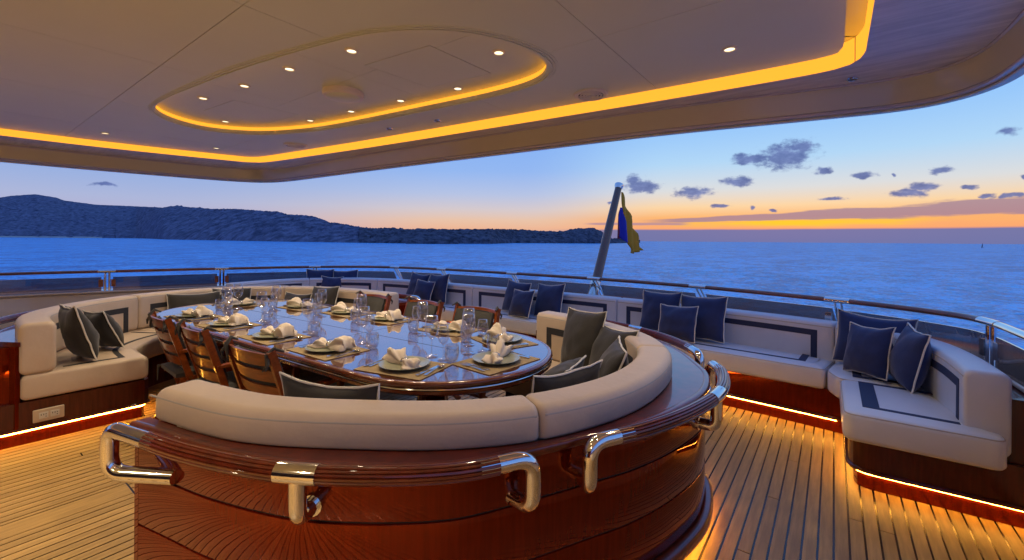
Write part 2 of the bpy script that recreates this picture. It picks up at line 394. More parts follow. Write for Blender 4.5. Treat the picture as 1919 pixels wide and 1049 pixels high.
def rrect(n0, n1, z0, z1, r, k=4, rt=None):
    """rounded rectangle profile in (n, z)"""
    out = []
    for cx_, cz_, a0 in ((n1 - r, z1 - r, 0), (n0 + r, z1 - r, 90), (n0 + r, z0 + r, 180), (n1 - r, z0 + r, 270)):
        for i in range(k + 1):
            a = radians(a0 + 90 * i / k); out.append((cx_ + r * cos(a), cz_ + r * sin(a)))
    return out
def sweep_into(mb, path, prof, t0=None, t1=None, rend=0, step=.06, jitter=0):
    t0 = 0 if t0 is None else t0; t1 = path.len if t1 is None else t1
    n = max(2, int((t1 - t0) / step)); ts = [(t0 + (t1 - t0) * i / n, 0) for i in range(n + 1)]
    if rend:
        mid_ = [x for x in ts if t0 + rend < x[0] < t1 - rend]
        st = [(t0 + rend * (1 - cos(a)), 1 - sin(a)) for a in (0, pi / 6, pi / 3, pi / 2)]
        en = [(t1 - rend * (1 - cos(a)), 1 - sin(a)) for a in (pi / 2, pi / 3, pi / 6, 0)]
        ts = st + mid_ + en
    cn = sum(p[0] for p in prof) / len(prof); cz = sum(p[1] for p in prof) / len(prof)
    hn = max(abs(p[0] - cn) for p in prof); hz = max(abs(p[1] - cz) for p in prof)
    m = len(prof); vs = []; fs = []
    for t, sh in ts:
        for a, z in prof:
            kn = 1 - sh * rend / hn if rend else 1; kz = 1 - sh * rend / hz if rend else 1
            a2 = cn + (a - cn) * kn; z2 = cz + (z - cz) * kz
            p, d, nr = path.at(t, a2)
            if jitter: z2 += jitter * noise.noise(Vector((p.x * 5, p.y * 5, z * 3)))
            vs.append((p.x, p.y, z2))
    for i in range(len(ts) - 1):
        for k in range(m): fs.append((i * m + k, i * m + (k + 1) % m, (i + 1) * m + (k + 1) % m, (i + 1) * m + k))
    if path.closed and t0 <= 0 and t1 >= path.len and not rend:
        pass
    else: fs += [tuple(range(m)), tuple((len(ts) - 1) * m + k for k in range(m))]
    return mb.add(vs, fs)
def sweep(name, path, prof, material, parent=None, t0=None, t1=None, rend=0, smooth=True, step=.06, jitter=0, kind=None):
    return sweep_into(MB(), path, prof, t0, t1, rend, step, jitter).build(name, material, parent, smooth, kind)
def path_tube(path, t0, t1, off, z, r, n=6, step=.06):
    return [(p.x, p.y, z) for p in path.sub(t0, t1, off, step)]
def ruled(outer, inner, z0, z1):
    """slab between two plan polylines of equal count"""
    m = len(outer); vs = []; 
    for p, q in zip(outer, inner): vs += [(p[0], p[1], z0), (p[0], p[1], z1), (q[0], q[1], z1), (q[0], q[1], z0)]
    fs = [(i * 4 + k, i * 4 + (k + 1) % 4, i * 4 + 4 + (k + 1) % 4, i * 4 + 4 + k) for i in range(m - 1) for k in range(4)]
    fs += [(0, 1, 2, 3), tuple((m - 1) * 4 + k for k in range(4))]
    return vs, fs
def resample(pts, n):
    p = Path([(a[0], a[1]) for a in pts], smooth=False, step=1e9) if False else None
    L = [0]
    for a, b in zip(pts, pts[1:]): L.append(L[-1] + hypot(b[0] - a[0], b[1] - a[1]))
    out = []; j = 0
    for i in range(n):
        t = L[-1] * i / (n - 1)
        while j < len(pts) - 2 and L[j + 1] < t: j += 1
        f = (t - L[j]) / max(L[j + 1] - L[j], 1e-9); out.append((pts[j][0] + (pts[j + 1][0] - pts[j][0]) * f, pts[j][1] + (pts[j + 1][1] - pts[j][1]) * f))
    return out
def ccw(poly):
    a = sum(p[0] * q[1] - q[0] * p[1] for p, q in zip(poly, poly[1:] + poly[:1])); return poly if a > 0 else poly[::-1]
def inset(poly, d):
    """move every vertex of a CCW polygon inward by d (mitre capped)"""
    n = len(poly); out = []
    for i in range(n):
        a = Vector(poly[i - 1][:2]); b = Vector(poly[i][:2]); c = Vector(poly[(i + 1) % n][:2])
        u = (b - a).normalized(); v = (c - b).normalized()
        nu = Vector((-u.y, u.x)); nv = Vector((-v.y, v.x)); k = nu + nv
        if k.length < 1e-6: k = nu
        k.normalize(); s_ = d / max(.35, k.dot(nu)); out.append(tuple(b + k * s_))
    return out
def soften(poly, r, k=4):
    """round the sharp corners of a CCW polygon"""
    out = []; n = len(poly)
    for i in range(n):
        a = Vector(poly[i - 1]); b = Vector(poly[i]); c = Vector(poly[(i + 1) % n])
        u = (a - b); v = (c - b); ang = u.angle(v)
        if ang > radians(150): out.append(tuple(b)); continue
        rr = min(r, u.length * .45, v.length * .45); p = b + u.normalized() * rr; q = b + v.normalized() * rr
        for j in range(k + 1):
            t = j / k; out.append(tuple((1 - t) ** 2 * p + 2 * t * (1 - t) * b + t * t * q))
    return out
def cushion_poly(name, poly, z0, z1, r, material, parent, crown=.012):
    """upholstered block over a plan polygon, rounded rims"""
    raw = ccw([tuple(p) for p in poly])
    def ring(d): return soften(inset(raw, d) if d > 1e-6 else raw, max(.07 - d, .006))
    poly = ring(0)
    rings = [(r * (1 - sin(pi / 2 * i / 4)), z0 + r * (1 - cos(pi / 2 * i / 4))) for i in range(5)] + \
            [(r * (1 - cos(pi / 2 * i / 4)), z1 - r + r * sin(pi / 2 * i / 4)) for i in range(5)]
    m = len(poly); vs = []; fs = []
    for d, z in rings: vs += [(p[0], p[1], z) for p in ring(d)]
    for d, dz in ((r + .03, crown * .4), (r + .06, crown)): vs += [(p[0], p[1], z1 + dz) for p in ring(d)]
    R_ = len(rings) + 2
    for i in range(R_ - 1):
        for k in range(m): fs.append((i * m + k, i * m + (k + 1) % m, (i + 1) * m + (k + 1) % m, (i + 1) * m + k))
    fs += [tuple(range(m - 1, -1, -1)), tuple((R_ - 1) * m + k for k in range(m))]
    return MB().add(vs, fs).build(name, material, parent, 50), poly
def region(name, loops, test, z0, z1, material, parent=None, kind=None):
    """solid slab of the plan region where test(centroid) holds; loops are constraint polygons"""
    vs = []; es = []
    for lp in loops:
        k = len(vs); vs += [Vector((p[0], p[1])) for p in lp]; es += [(k + i, k + (i + 1) % len(lp)) for i in range(len(lp))]
    V_, E_, F_, *_r = delaunay_2d_cdt(vs, es, [], 0, 1e-5)
    tr = [f for f in F_ if test(sum(V_[i].x for i in f) / 3, sum(V_[i].y for i in f) / 3)]
    if not tr: return None
    ec = {}
    for f in tr:
        for i in range(len(f)): a, b = f[i], f[(i + 1) % len(f)]; ec[(min(a, b), max(a, b))] = ec.get((min(a, b), max(a, b)), []) + [(a, b)]
    n = len(V_); out = [(v.x, v.y, z0) for v in V_] + [(v.x, v.y, z1) for v in V_]
    fs = [tuple(f[::-1]) for f in tr] + [tuple(i + n for i in f) for f in tr]
    for k, l in ec.items():
        if len(l) == 1: a, b = l[0]; fs.append((a, b, b + n, a + n))
    me = bpy.data.meshes.new(name); me.from_pydata(out, [], fs); 
    bm = bmesh.new(); bm.from_mesh(me)
    bmesh.ops.delete(bm, geom=[v for v in bm.verts if not v.link_faces], context='VERTS')
    bmesh.ops.recalc_face_normals(bm, faces=bm.faces); bm.to_mesh(me); bm.free()
    return link(name, me, material, parent, False, kind)
def inside(poly):
    def f(x, y):
        r = False; n = len(poly); j = n - 1
        for i in range(n):
            xi, yi = poly[i][0], poly[i][1]; xj, yj = poly[j][0], poly[j][1]
            if (yi > y) != (yj > y) and x < (xj - xi) * (y - yi) / (yj - yi) + xi: r = not r
            j = i
        return r
    return f
def rounded(points, r, k=5):
    """3D polyline with rounded corners"""
    P = [Vector(p) for p in points]; out = [P[0]]
    for a, b, c in zip(P, P[1:], P[2:]):
        u = a - b; v = c - b; rr = min(r, u.length * .49, v.length * .49); p = b + u.normalized() * rr; q = b + v.normalized() * rr
        for j in range(k + 1): t = j / k; out.append((1 - t) ** 2 * p + 2 * t * (1 - t) * b + t * t * q)
    out.append(P[-1]); return out
def copy_tree(o, parent=None):
    c = o.copy(); COL.objects.link(c); c.parent = parent
    for ch in list(o.children): copy_tree(ch, c)
    return c
def box_obj(name, a, m, parent=None, b=0, smooth=False): return MB().box(*a, b).build(name, m, parent, smooth)

# ================================================================== SEA AND LAND
SEA_Z = -4.0
vs = [(0, 0, SEA_Z - .5)]; fs = []; rad = [30, 120, 500, 2000, 8000, 30000, 55000]; NA = 96
for r_ in rad: vs += [(r_ * cos(2 * pi * k / NA), r_ * sin(2 * pi * k / NA), SEA_Z - .5) for k in range(NA)]
fs += [(0, 1 + k, 1 + (k + 1) % NA) for k in range(NA)]
for i in range(len(rad) - 1):
    for k in range(NA): fs.append((1 + i * NA + k, 1 + i * NA + (k + 1) % NA, 1 + (i + 1) * NA + (k + 1) % NA, 1 + (i + 1) * NA + k))
sea = link('sea', mesh('sea', vs, fs), 'sea', None, False, 'structure')
def waves():
    import numpy as np
    rg = np.random.RandomState(4)
    offs = np.concatenate([np.linspace(420, 60, 300), np.linspace(59.2, 1.6, 120)]); r = 812 * 5.65 / offs
    az_ = np.radians(np.linspace(-112, 34, 1250))
    A, Rr = np.meshgrid(az_, r); X = Rr * np.sin(A); Y = Rr * np.cos(A); Z = np.zeros_like(X)
    for i in range(70):
        L_ = .35 * (2.2 / .35) ** rg.rand() if i % 9 else rg.uniform(3, 7); th = rg.normal(2.3, .8); k = 2 * np.pi / L_
        amp = (.012 if i % 9 else .004) * L_ * rg.uniform(.5, 1.2)
        dr = Rr * Rr / (812 * 5.65) * 1.2
        fade = np.clip(3 * L_ / np.maximum(dr, 1e-3), .6, 1)
        ph = k * (X * np.cos(th) + Y * np.sin(th)) + rg.uniform(0, 6.28)
        Z += amp * fade * (.6 * np.sin(ph) + .5 * (1 - 2 * np.abs(np.sin(ph / 2 + 1))))
    n, m = X.shape; co = np.stack([X, Y, Z + SEA_Z], -1).reshape(-1, 3).astype('f')
    me = bpy.data.meshes.new('sea_waves'); me.vertices.add(n * m); me.vertices.foreach_set('co', co.ravel())
    i = (np.arange(n - 1)[:, None] * m + np.arange(m - 1)[None]).ravel(); q = np.stack([i, i + 1, i + m + 1, i + m], -1).astype('i')
    me.loops.add(q.size); me.loops.foreach_set('vertex_index', q.ravel()); me.polygons.add(len(q))
    me.polygons.foreach_set('loop_start', np.arange(len(q), dtype='i') * 4); me.polygons.foreach_set('use_smooth', np.ones(len(q), bool)); me.update()
    me.materials.append(MAT['sea']); o = bpy.data.objects.new('waves', me); COL.objects.link(o); o.parent = sea
waves()

# azimuth (deg from aft), shore distance, ridge distance, ridge height above the sea
ISL = [(-140, 3600, 6000, 260), (-118, 3600, 6400, 330), (-100, 3600, 6400, 340), (-90.4, 3500, 6300, 322), (-86.37, 3500, 6200, 367), (-85.72, 3500, 6200, 390), (-84.35, 3500, 6100, 410), (-83.04, 3400, 6000, 382), (-82.57, 3400, 5900, 352), (-80.37, 3300, 5700, 315),
       (-78.44, 3250, 5600, 312), (-77.56, 3224, 5608, 311.8), (-75.45, 1664, 3500, 196), (-74.8, 1541, 3300, 197), (-71.48, 1222, 1938, 114.1), (-69.33, 1079, 1660, 101.5),
       (-67.19, 968, 1444, 87.4), (-65.16, 883, 1280, 76.8), (-64.78, 868, 1253, 73.4), (-63.95, 847, 1208, 67.1), (-61.44, 789, 1087, 58.9), (-60.63, 772, 1051, 52.3),
       (-59.32, 746, 999, 40.3), (-56.38, 696, 895, 31.1), (-54.35, 666, 833, 25.9), (-49.43, 616, 770, 24.9), (-44.31, 623, 779, 25.9), (-39.63, 635, 794, 27.0),
       (-38.85, 671, 838, 28.3), (-36.03, 844, 1055, 33.5), (-29.86, 905, 1132, 29.9), (-28.88, 917, 1146, 37.9), (-26.06, 953, 1192, 42.1), (-24.84, 971, 1214, 32.2),
       (-23.9, 985, 1232, 17.7), (-23.63, 1017, 1271, 13.7), (-22.16, 1180, 1450, 17), (-20.78, 1400, 1700, 14), (-20.13, 1500, 1800, 3)]
def lerp_tab(t, x):
    for a, b in zip(t, t[1:]):
        if a[0] <= x <= b[0]:
            f = (x - a[0]) / (b[0] - a[0]); return [a[i] + (b[i] - a[i]) * f for i in range(1, 4)]
    return list(t[-1][1:])
def island(name, a0, a1, na, nr, m, amp, rock=False):
    vs = []; fs = []
    for i in range(na + 1):
        azd = a0 + (a1 - a0) * i / na; d0, d1, h = lerp_tab(ISL, azd); a = radians(azd)
        for j in range(nr + 1):
            t = j / nr
            if t <= .8: u = t / .8; d = d0 + (d1 - d0) * u; z = h * (u ** .85 if not rock else u ** .55)
            else: u = (t - .8) / .2; d = d1 + (d1 - d0) * .8 * u; z = h * (1 - .55 * u)
            x, y = d * sin(a), d * cos(a); k = min(1, t * 4)
            sc = d / 1000.
            nn = noise.fractal(Vector((x, y, 0)) * .0045, 1, 2, 6) * 14 * min(sc, 2.5) ** .7 * k * (1 - .6 * t)
            nn += noise.noise(Vector((x, y, 3)) * .09) * amp * k + noise.noise(Vector((x, y, 7)) * .22) * amp * .7 * k
            zz = z + (nn if t < .75 else (noise.noise(Vector((x, y, 3)) * .09) + .6 * noise.noise(Vector((x, y, 5)) * .25)) * amp * .8)
            ds = noise.fractal(Vector((azd * 1.6, 0, 1)), 1, 2, 4) * d0 * .012
            vs.append(((d + ds * (1 - t)) * sin(a), (d + ds * (1 - t)) * cos(a), SEA_Z - .6 + max(zz, 0 if j else -1)))
    for i in range(na):
        for j in range(nr): a = i * (nr + 1) + j; fs.append((a, a + 1, a + nr + 2, a + nr + 1))
    return link(name, mesh(name, vs, fs), m, None, False, 'structure')
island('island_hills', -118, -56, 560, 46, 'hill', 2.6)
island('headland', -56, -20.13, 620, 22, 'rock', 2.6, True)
# pale beach along the far left shore
bv = []
for k in range(60):
    azd = -96 + 16 * k / 59; a = radians(azd); d0 = lerp_tab(ISL, azd)[0]
    for dd, zz in ((-40, -.2), (25, 6.5)): bv.append(((d0 + dd) * sin(a), (d0 + dd) * cos(a), SEA_Z + zz))
mat('sand', (.50, .45, .40), .9, var=.3, vscale=.02)
link('beach', mesh('beach', bv, [(2 * k, 2 * k + 1, 2 * k + 3, 2 * k + 2) for k in range(59)]), 'sand', None, False, 'structure')
# low rock shelf in front of the headland
bm_ = MB()
for k in range(46):
    azd = -49.8 + 5.6 * k / 45 + random.uniform(-.1, .1); a = radians(azd); d = 588 + random.uniform(-8, 8); r_ = random.uniform(3, 8)
    prof = [(r_, -.5), (r_ * .95, random.uniform(.5, 1.5)), (r_ * .5, random.uniform(1.2, 4)), (0, random.uniform(2, 4.6))]
    bm_.lathe(prof, 7, (d * sin(a), d * cos(a), SEA_Z))
bm_.build('shore_rocks', 'rock', None, False, 'stuff')
# tiny sail boat on the horizon
sb = empty('sailboat', (900 * sin(.188), 900 * cos(.188), SEA_Z)); tag(sb, 'tiny dark sailboat on the horizon at the far right of the sea', 'sailboat')
MB().add([(-1.5, 0, 0), (1.8, -.5, .9), (1.8, .5, .9), (-1.5, -.45, .8), (-1.5, .45, .8), (2.3, 0, 1)], [(0, 1, 2), (0, 3, 1), (0, 2, 4), (0, 4, 3), (1, 5, 2), (3, 4, 2, 1)]).build('hull', 'black_plastic', sb)
MB().bar((0, 0, .8), (0, 0, 7), .12, .12).build('mast', 'black_plastic', sb)
MB().add([(-.1, .02, 1.3), (-1.3, .02, 1.3), (-.05, .02, 6.6), (-.1, -.02, 1.3), (-1.3, -.02, 1.3), (-.05, -.02, 6.6)], [(0, 1, 2), (3, 5, 4), (0, 3, 4, 1), (1, 4, 5, 2), (2, 5, 3, 0)]).build('sail', 'navy_fabric', sb)

# ================================================================== DECK
deck = MB().box(-9.6, 1.0, -4, 6.2, -.12, -.004).build('deck', 'caulk', None, False, 'structure')
PW = .07; GAP = .0105; plank_me = {}
def plank(x0, x1, y0, y1):
    k = (round(x1 - x0, 4), round(y1 - y0, 4))
    if k not in plank_me:
        me = mesh('plank', *(lambda b: (b.v, b.f))(MB().box(0, k[0], 0, k[1], -.004, 0, .0012))); me.materials.append(MAT['teak']); plank_me[k] = me
    o = bpy.data.objects.new('plank', plank_me[k]); COL.objects.link(o); o.parent = deck; o.location = (x0, y0, 0)
JO = {-1: [3.9], 0: [4.58], 1: [3.26], 2: [2.6], 3: [3.9], 4: [4.55], 11: [3.27]}
joints = {4: [3.90], 5: [], 6: []}
for k in range(-139, 22):
    x0 = -.55 + PW * k; x1 = x0 + PW; xc = (x0 + x1) / 2
    cuts = [-4.0]
    for (jx, jy) in ((-.72, 4.55), (-.80, 3.90), (-.24, 3.90), (-.31, 3.26), (-.37, 2.60), (.25, 3.27), (-.17, 4.58), (-.58, 1.8), (-.03, 2.1), (.10, 3.3), (.44, 4.2), (-4.2, -.2), (-4.55, .7), (-3.3, .1)):
        if abs(xc - jx) < PW / 2: cuts.append(jy)
    if len(cuts) == 1 and k % 3 == 0: cuts.append(1.2 + (k * 37 % 11) * .3 if abs(xc + 2) > 2 else 5.4)
    cuts.append(6.15)
    if -3.85 < x0 < -3.58:
        cuts = [.80, 6.15]
    cuts = sorted(cuts)
    for a, b in zip(cuts, cuts[1:]): plank(x0 + GAP / 2, x1 - GAP / 2, a + .004, b - .004)
# hatch boards let into the planking on the left
plank(-3.84 + .005, -3.80 - .005, -4, .795); plank(-3.80 + .005, -3.62 - .004, -4, .795); plank(-3.62 + .004, -3.56 - .005, -4, .795)

# ================================================================== BULWARK, RAIL, GLASS
RAIL = [(-10.1, -3.5), (-9.95, -1.0), (-9.85, .65), (-9.5, 1.75), (-8.95, 3.2), (-8.3, 4.5), (-7.35, 5.4), (-6.0, 5.78), (-4.35, 5.87), (-2.83, 5.87), (-1.35, 5.70), (.05, 5.26), (.70, 4.86), (.89, 4.55), (.94, 4.1), (.96, 3.5), (.97, 2), (.97, -1), (.97, -3.5)]
RP = Path(RAIL)          # travelling left to right: inboard is to the right (n>0)
bul = sweep('bulwark', RP, rrect(-.62, -.02, -.3, .74, .03, 3), 'white_paint', None, None, None)
tag(bul, 'cream painted bulwark wall running round the stern under the glass rail', 'wall')
cap_ = sweep('bulwark_cap', RP, rrect(-.66, .02, .742, .775, .014, 3), 'white_paint', bul)
rail = empty('stern_rail'); tag(rail, 'varnished wooden handrail on steel posts with tinted glass round the stern', 'railing')
ZR = 1.09
# stations of the posts (plan points on the rail)
POST = [(-9.98, -1.3), (-9.5, 1.75), (-8.95, 3.2), (-8.25, 4.57), (-7.0, 5.52), (-5.95, 5.79), (-4.33, 5.87), (-2.83, 5.87), (-1.35, 5.70), (.05, 5.26), (.90, 4.50), (.97, 1.6), (.97, -1.5)]
ts = [RP.near(*p) for p in POST]
prof_r = [(.034 * cos(a), ZR + .024 * sin(a)) for a in [2 * pi * i / 12 for i in range(12)]]
prof_s = [(.037 * cos(a), ZR + .027 * sin(a)) for a in [2 * pi * i / 14 for i in range(14)]]
edges = [0] + ts + [RP.len]
for a, b in zip(edges, edges[1:]):
    if b - a < .3: continue
    metal = a >= ts[10] - .01
    sweep('handrail', RP, prof_r, 'chrome' if metal else 'rail_wood', rail, a + (.10 if a else 0), b - .10)
for i, t in enumerate(ts):
    sweep('rail_sleeve', RP, prof_s, 'chrome', rail, t - .105, t + .105, step=.03)
    p, d, n_ = RP.at(t)
    lean = .30 if 3 < i < 9 else (.12 if i in (3, 9) else 0.0)
    bot = p - n_ * lean; zb = .78
    for s_ in (-1, 1):
        q = Vector((d.x, d.y)) * (.026 * s_)
        MB().tube([(p.x + q.x, p.y + q.y, ZR - .01), (bot.x + q.x, bot.y + q.y, zb)], .011 if lean else .016, 8).build('post', 'chrome', rail, True)
    if lean < .2:
        for s_ in (-1, 1):
            mb = MB(); c = Vector((p.x, p.y)) + Vector((d.x, d.y)) * (.075 * s_)
            mb.bar((c.x - d.x * .028, c.y - d.y * .028, .90), (c.x + d.x * .028, c.y + d.y * .028, .90), .03, .12)
            mb.build('glass_clamp', 'rail_wood' if i < 3 else 'steel', rail)
    else:
        MB().bar((bot.x - d.x * .05, bot.y - d.y * .05, .80), (bot.x + d.x * .05, bot.y + d.y * .05, .80), .05, .04).build('post_foot', 'steel', rail)
for a, b in zip(edges, edges[1:]):
    if b - a < .3: continue
    am = (a + b) / 2; ln = .22 if ts[3] < am < ts[9] else .0
    sweep('glass_pane', RP, [(-ln - .006, .775), (-ln + .006, .775), (-ln * .3 + .006, 1.00), (-ln * .3 - .006, 1.00)], 'tinted_glass', rail, a + .07, b - .07, smooth=False)

# flag staff and flag at the stern
fs_ = empty('flagstaff', (-2.9, 5.92, .77)); tag(fs_, 'raked varnished flagstaff with chrome cap standing at the stern rail', 'flagpole')
top = Vector((0, .98, 1.80)); 
MB().tube([(0, 0, 0), top * .5, top * .985], [.075, .068, .056], 16).build('pole', 'pole_wood', fs_, True)
MB().tube([top * .975, top * .985, top * 1.0, top * 1.015], [.058, .064, .074, .074], 16).build('cap', 'chrome', fs_, True)
MB().tube([top * .02, top * .14], [.085, .08], 16).build('socket', 'steel', fs_, True)
fl = empty('flag', (-2.9, 7.0, 2.48)); tag(fl, 'yellow, blue and red flag hanging limp in folds from the flagstaff', 'flag')
def flag_strip(name, m, left, right, ph):
    lf = resample3(left, 25); rt = resample3(right, 25); vs = []; fs = []; nu = 12
    for j in range(25):
        for i in range(nu + 1):
            u = i / nu; t = j / 24; y = lf[j][0] + (rt[j][0] - lf[j][0]) * u; z = lf[j][1] + (rt[j][1] - lf[j][1]) * u
            vs.append((.045 * sin(y * 22 + ph + z * 2) * (.3 + t), y, z))
    for j in range(24):
        for i in range(nu): a = j * (nu + 1) + i; fs.append((a, a + 1, a + nu + 2, a + nu + 1))
    o = link(name, mesh(name, vs, fs), m, fl, 'all'); md = o.modifiers.new('s', 'SOLIDIFY'); md.thickness = .006
def resample3(pts, n):
    q = catmull([(a, b, 0) for a, b in pts], 10); return [(q[int(i * (len(q) - 1) / (n - 1))].x, q[int(i * (len(q) - 1) / (n - 1))].y) for i in range(n)]
flag_strip('yellow_stripe', 'flag_yellow', [(0, 0), (.03, -.25), (.14, -.55), (.30, -.80), (.45, -1.06)], [(.04, 0), (.22, -.2), (.46, -.45), (.74, -.75), (.99, -1.0)], 0)
flag_strip('blue_stripe', 'flag_blue', [(-.015, -.26), (-.04, -.38), (-.07, -.55), (.02, -.75), (.14, -.86)], [(.035, -.26), (.06, -.36), (.10, -.45), (.22, -.66), (.30, -.80)], 0)
flag_strip('red_stripe', 'flag_red', [(-.02, -.3), (-.09, -.45), (-.13, -.62), (-.08, -.74), (0, -.80)], [(-.02, -.30), (-.035, -.42), (-.06, -.55), (-.01, -.7), (.05, -.78)], 0)

# ================================================================== AFT SOFA
sofa = empty('aft_sofa', (-3.5, 4.9, 0)); tag(sofa, 'long white sofa with navy bands lining the stern, mahogany base lit from below', 'sofa')
def loc(o, root):
    if o.parent is root: o.matrix_parent_inverse = Matrix.Translation(-Vector(root.location))
    return o
SB = [(-8.15, 2.95), (-8.25, 3.7), (-8.1, 4.35), (-7.55, 4.98), (-6.7, 5.33), (-5.6, 5.47), (-4.3, 5.53), (-3.2, 5.57), (-2.24, 5.55), (-.89, 5.42), (.04, 5.22), (.46, 5.02), (.70, 4.66), (.80, 4.2), (.83, 3.70)]
SP = Path(SB)
JT = [0, SP.near(-8.1, 4.35), SP.near(-7.0, 5.25), SP.near(-4.75, 5.5), SP.near(-2.28, 5.56), SP.near(.06, 5.22), SP.near(.56, 4.92), SP.len]
ZS, ZB = .55, .90
for i, (a, b) in enumerate(zip(JT, JT[1:])):
    c = loc(sweep('back_cushion', SP, rrect(0, .20, ZS - .14, ZB, .045, 5), 'white_vinyl', sofa, a + .004, b - .004, rend=.02, smooth=50, step=.045), sofa)
    mb = MB()
    for nn_, zz in ((.198, ZB - .045), (.012, ZB - .03)): mb.tube([(p.x, p.y, zz) for p in SP.sub(a + .02, b - .02, nn_)], .0045, 5)
    loc(mb.build('piping', 'piping_grey', c, True), sofa)
    if b - a > .8 or i in (0, 6):
        lo = a + (.14 if i != 6 else .16); hi = b - (.14 if i != 6 else .10)
        mb = MB(); z1 = ZB - .085; z0 = z1 - .055
        sweep_into(mb, SP, [(.199, z0), (.203, z0), (.203, z1), (.199, z1)], lo, hi)
        for q in (lo, hi - .055): sweep_into(mb, SP, [(.199, ZS), (.203, ZS), (.203, z0 - .0005), (.199, z0 - .0005)], q, q + .055, step=.02)
        loc(mb.build('navy_band', 'navy_stripe', c), sofa)
# seat front line
SF = [(-7.45, 2.95), (-7.48, 3.7), (-7.35, 4.25), (-6.95, 4.6), (-6.3, 4.78), (-5.0, 4.86), (-3.6, 4.88), (-2.3, 4.83), (-1.29, 4.76), (-.89, 4.73), (-.30, 4.68), (.0, 4.66)]
SFP = Path(SF)
def seatpoly(a, b, fa, fb):
    back = [tuple(p) for p in SP.sub(a, b, .17, .08)]; fr = [tuple(p) for p in SFP.sub(fa, fb, 0, .08)]
    return back + fr[::-1]
FJ = [0, SFP.near(-7.25, 4.35), SFP.near(-6.7, 4.7), SFP.near(-4.6, 4.88), SFP.near(-2.25, 4.83), SFP.near(-.05, 4.66)]
seats = [seatpoly(JT[i] + .006, JT[i + 1] - .006, FJ[i] + .006, FJ[i + 1] - .006) for i in range(5)]
# corner piece and the side piece that comes forward
c1 = [tuple(p) for p in SP.sub(JT[5] + .006, SP.near(.735, 4.5), .17, .08)] + [(.04, 4.44), (-.045, 4.655)]
seats.append(c1)
seats.append([(.045, 4.42), (.56, 4.42), (.66, 3.9), (.775, 3.72), (.80, 3.63), (.10, 3.56), (.045, 3.66)])
for i, poly in enumerate(seats):
    if i == 6: poly = [(.045, 4.425), (.565, 4.47), (.64, 4.1), (.785, 3.98), (.80, 3.60), (.055, 3.57)]
    c, sp_ = cushion_poly('seat_cushion', poly, ZS - .19, ZS, .035, 'white_vinyl', sofa); loc(c, sofa)
    q = inset(ccw([tuple(p) for p in poly]), .0); q1 = soften(inset(ccw([tuple(p) for p in poly]), .008), .06)
    loc(MB().tube([(p[0], p[1], ZS - .014) for p in q1], .0045, 5, True).build('piping', 'piping_grey', c, True), sofa)
    mb = MB(); z0, z1 = ZS + .008, ZS + .0145
    if i < 5:
        fa, fb = FJ[i] + .16, FJ[i + 1] - .16
        sweep_into(mb, SFP, [(-.155, z0), (-.115, z0), (-.115, z1), (-.155, z1)], fa, fb)
        for t_ in (fa, fb - .06): sweep_into(mb, SFP, [(-.42, z0), (-.1555, z0), (-.1555, z1), (-.42, z1)], t_, t_ + .06, step=.03)
    else:
        ol = [(.13, 4.50), (.13, 4.80), (.19, 4.80), (.19, 4.54), (.70, 4.54), (.70, 4.50)] if i == 5 else None
        if ol: mb.add([(p[0], p[1], z) for z in (z0, z1) for p in ol], [(5, 4, 3, 2, 1, 0), (6, 7, 8, 9, 10, 11)] + [(k, (k + 1) % 6, 6 + (k + 1) % 6, 6 + k) for k in range(6)])
        else:
            mb.box(.16, .25, 3.70, 4.36, z0, z1); mb.box(.2505, .62, 3.70, 3.74, z0, z1); mb.box(.2505, .60, 4.32, 4.36, z0, z1)
    loc(mb.build('navy_band', 'navy_stripe', c), sofa)
# end rounding of side back: flat arm face is the end of the last back cushion; base panels
FB = Path([(-7.5, 2.95), (-7.5, 3.7), (-7.38, 4.27), (-6.98, 4.64), (-6.3, 4.82), (-5.0, 4.90), (-3.6, 4.92), (-2.3, 4.87), (-1.29, 4.80), (-.89, 4.77), (-.30, 4.72), (.075, 4.68)])
SD = Path([(.09, 4.68), (.09, 4.1), (.09, 3.84), (.115, 3.765), (.19, 3.73), (.5, 3.745), (.83, 3.76), (1.2, 3.775)], smooth=False, step=.02)
for pth, nm in ((FB, 0), (SD, 1)):
    sg = 1
    loc(sweep('base_panel', pth, [(0, .13), (0, ZS - .185), (-.03, ZS - .185), (-.03, .13)], 'mahogany_dark' if nm else 'mahogany', sofa, smooth=30), sofa)
    loc(sweep('base_moulding', pth, rrect(-.03, .018, .115, .142, .012, 3), 'mahogany_dark', sofa), sofa)
    loc(sweep('led_strip', pth, [(-.028, .101), (-.020, .101), (-.020, .106), (-.028, .106)], 'strip_led', sofa, .02, pth.len - .05), sofa)
    loc(sweep('plinth', pth, [(-.07, 0.0), (-.030, 0.0), (-.030, .112), (-.07, .112)], 'mahogany', sofa), sofa)
# mahogany end panel that carries on beside the arm
cab = loc(MB().box(.835, 1.25, 3.79, 4.6, .13, .74, .004).build('end_panel', 'mahogany_dark', sofa), sofa)

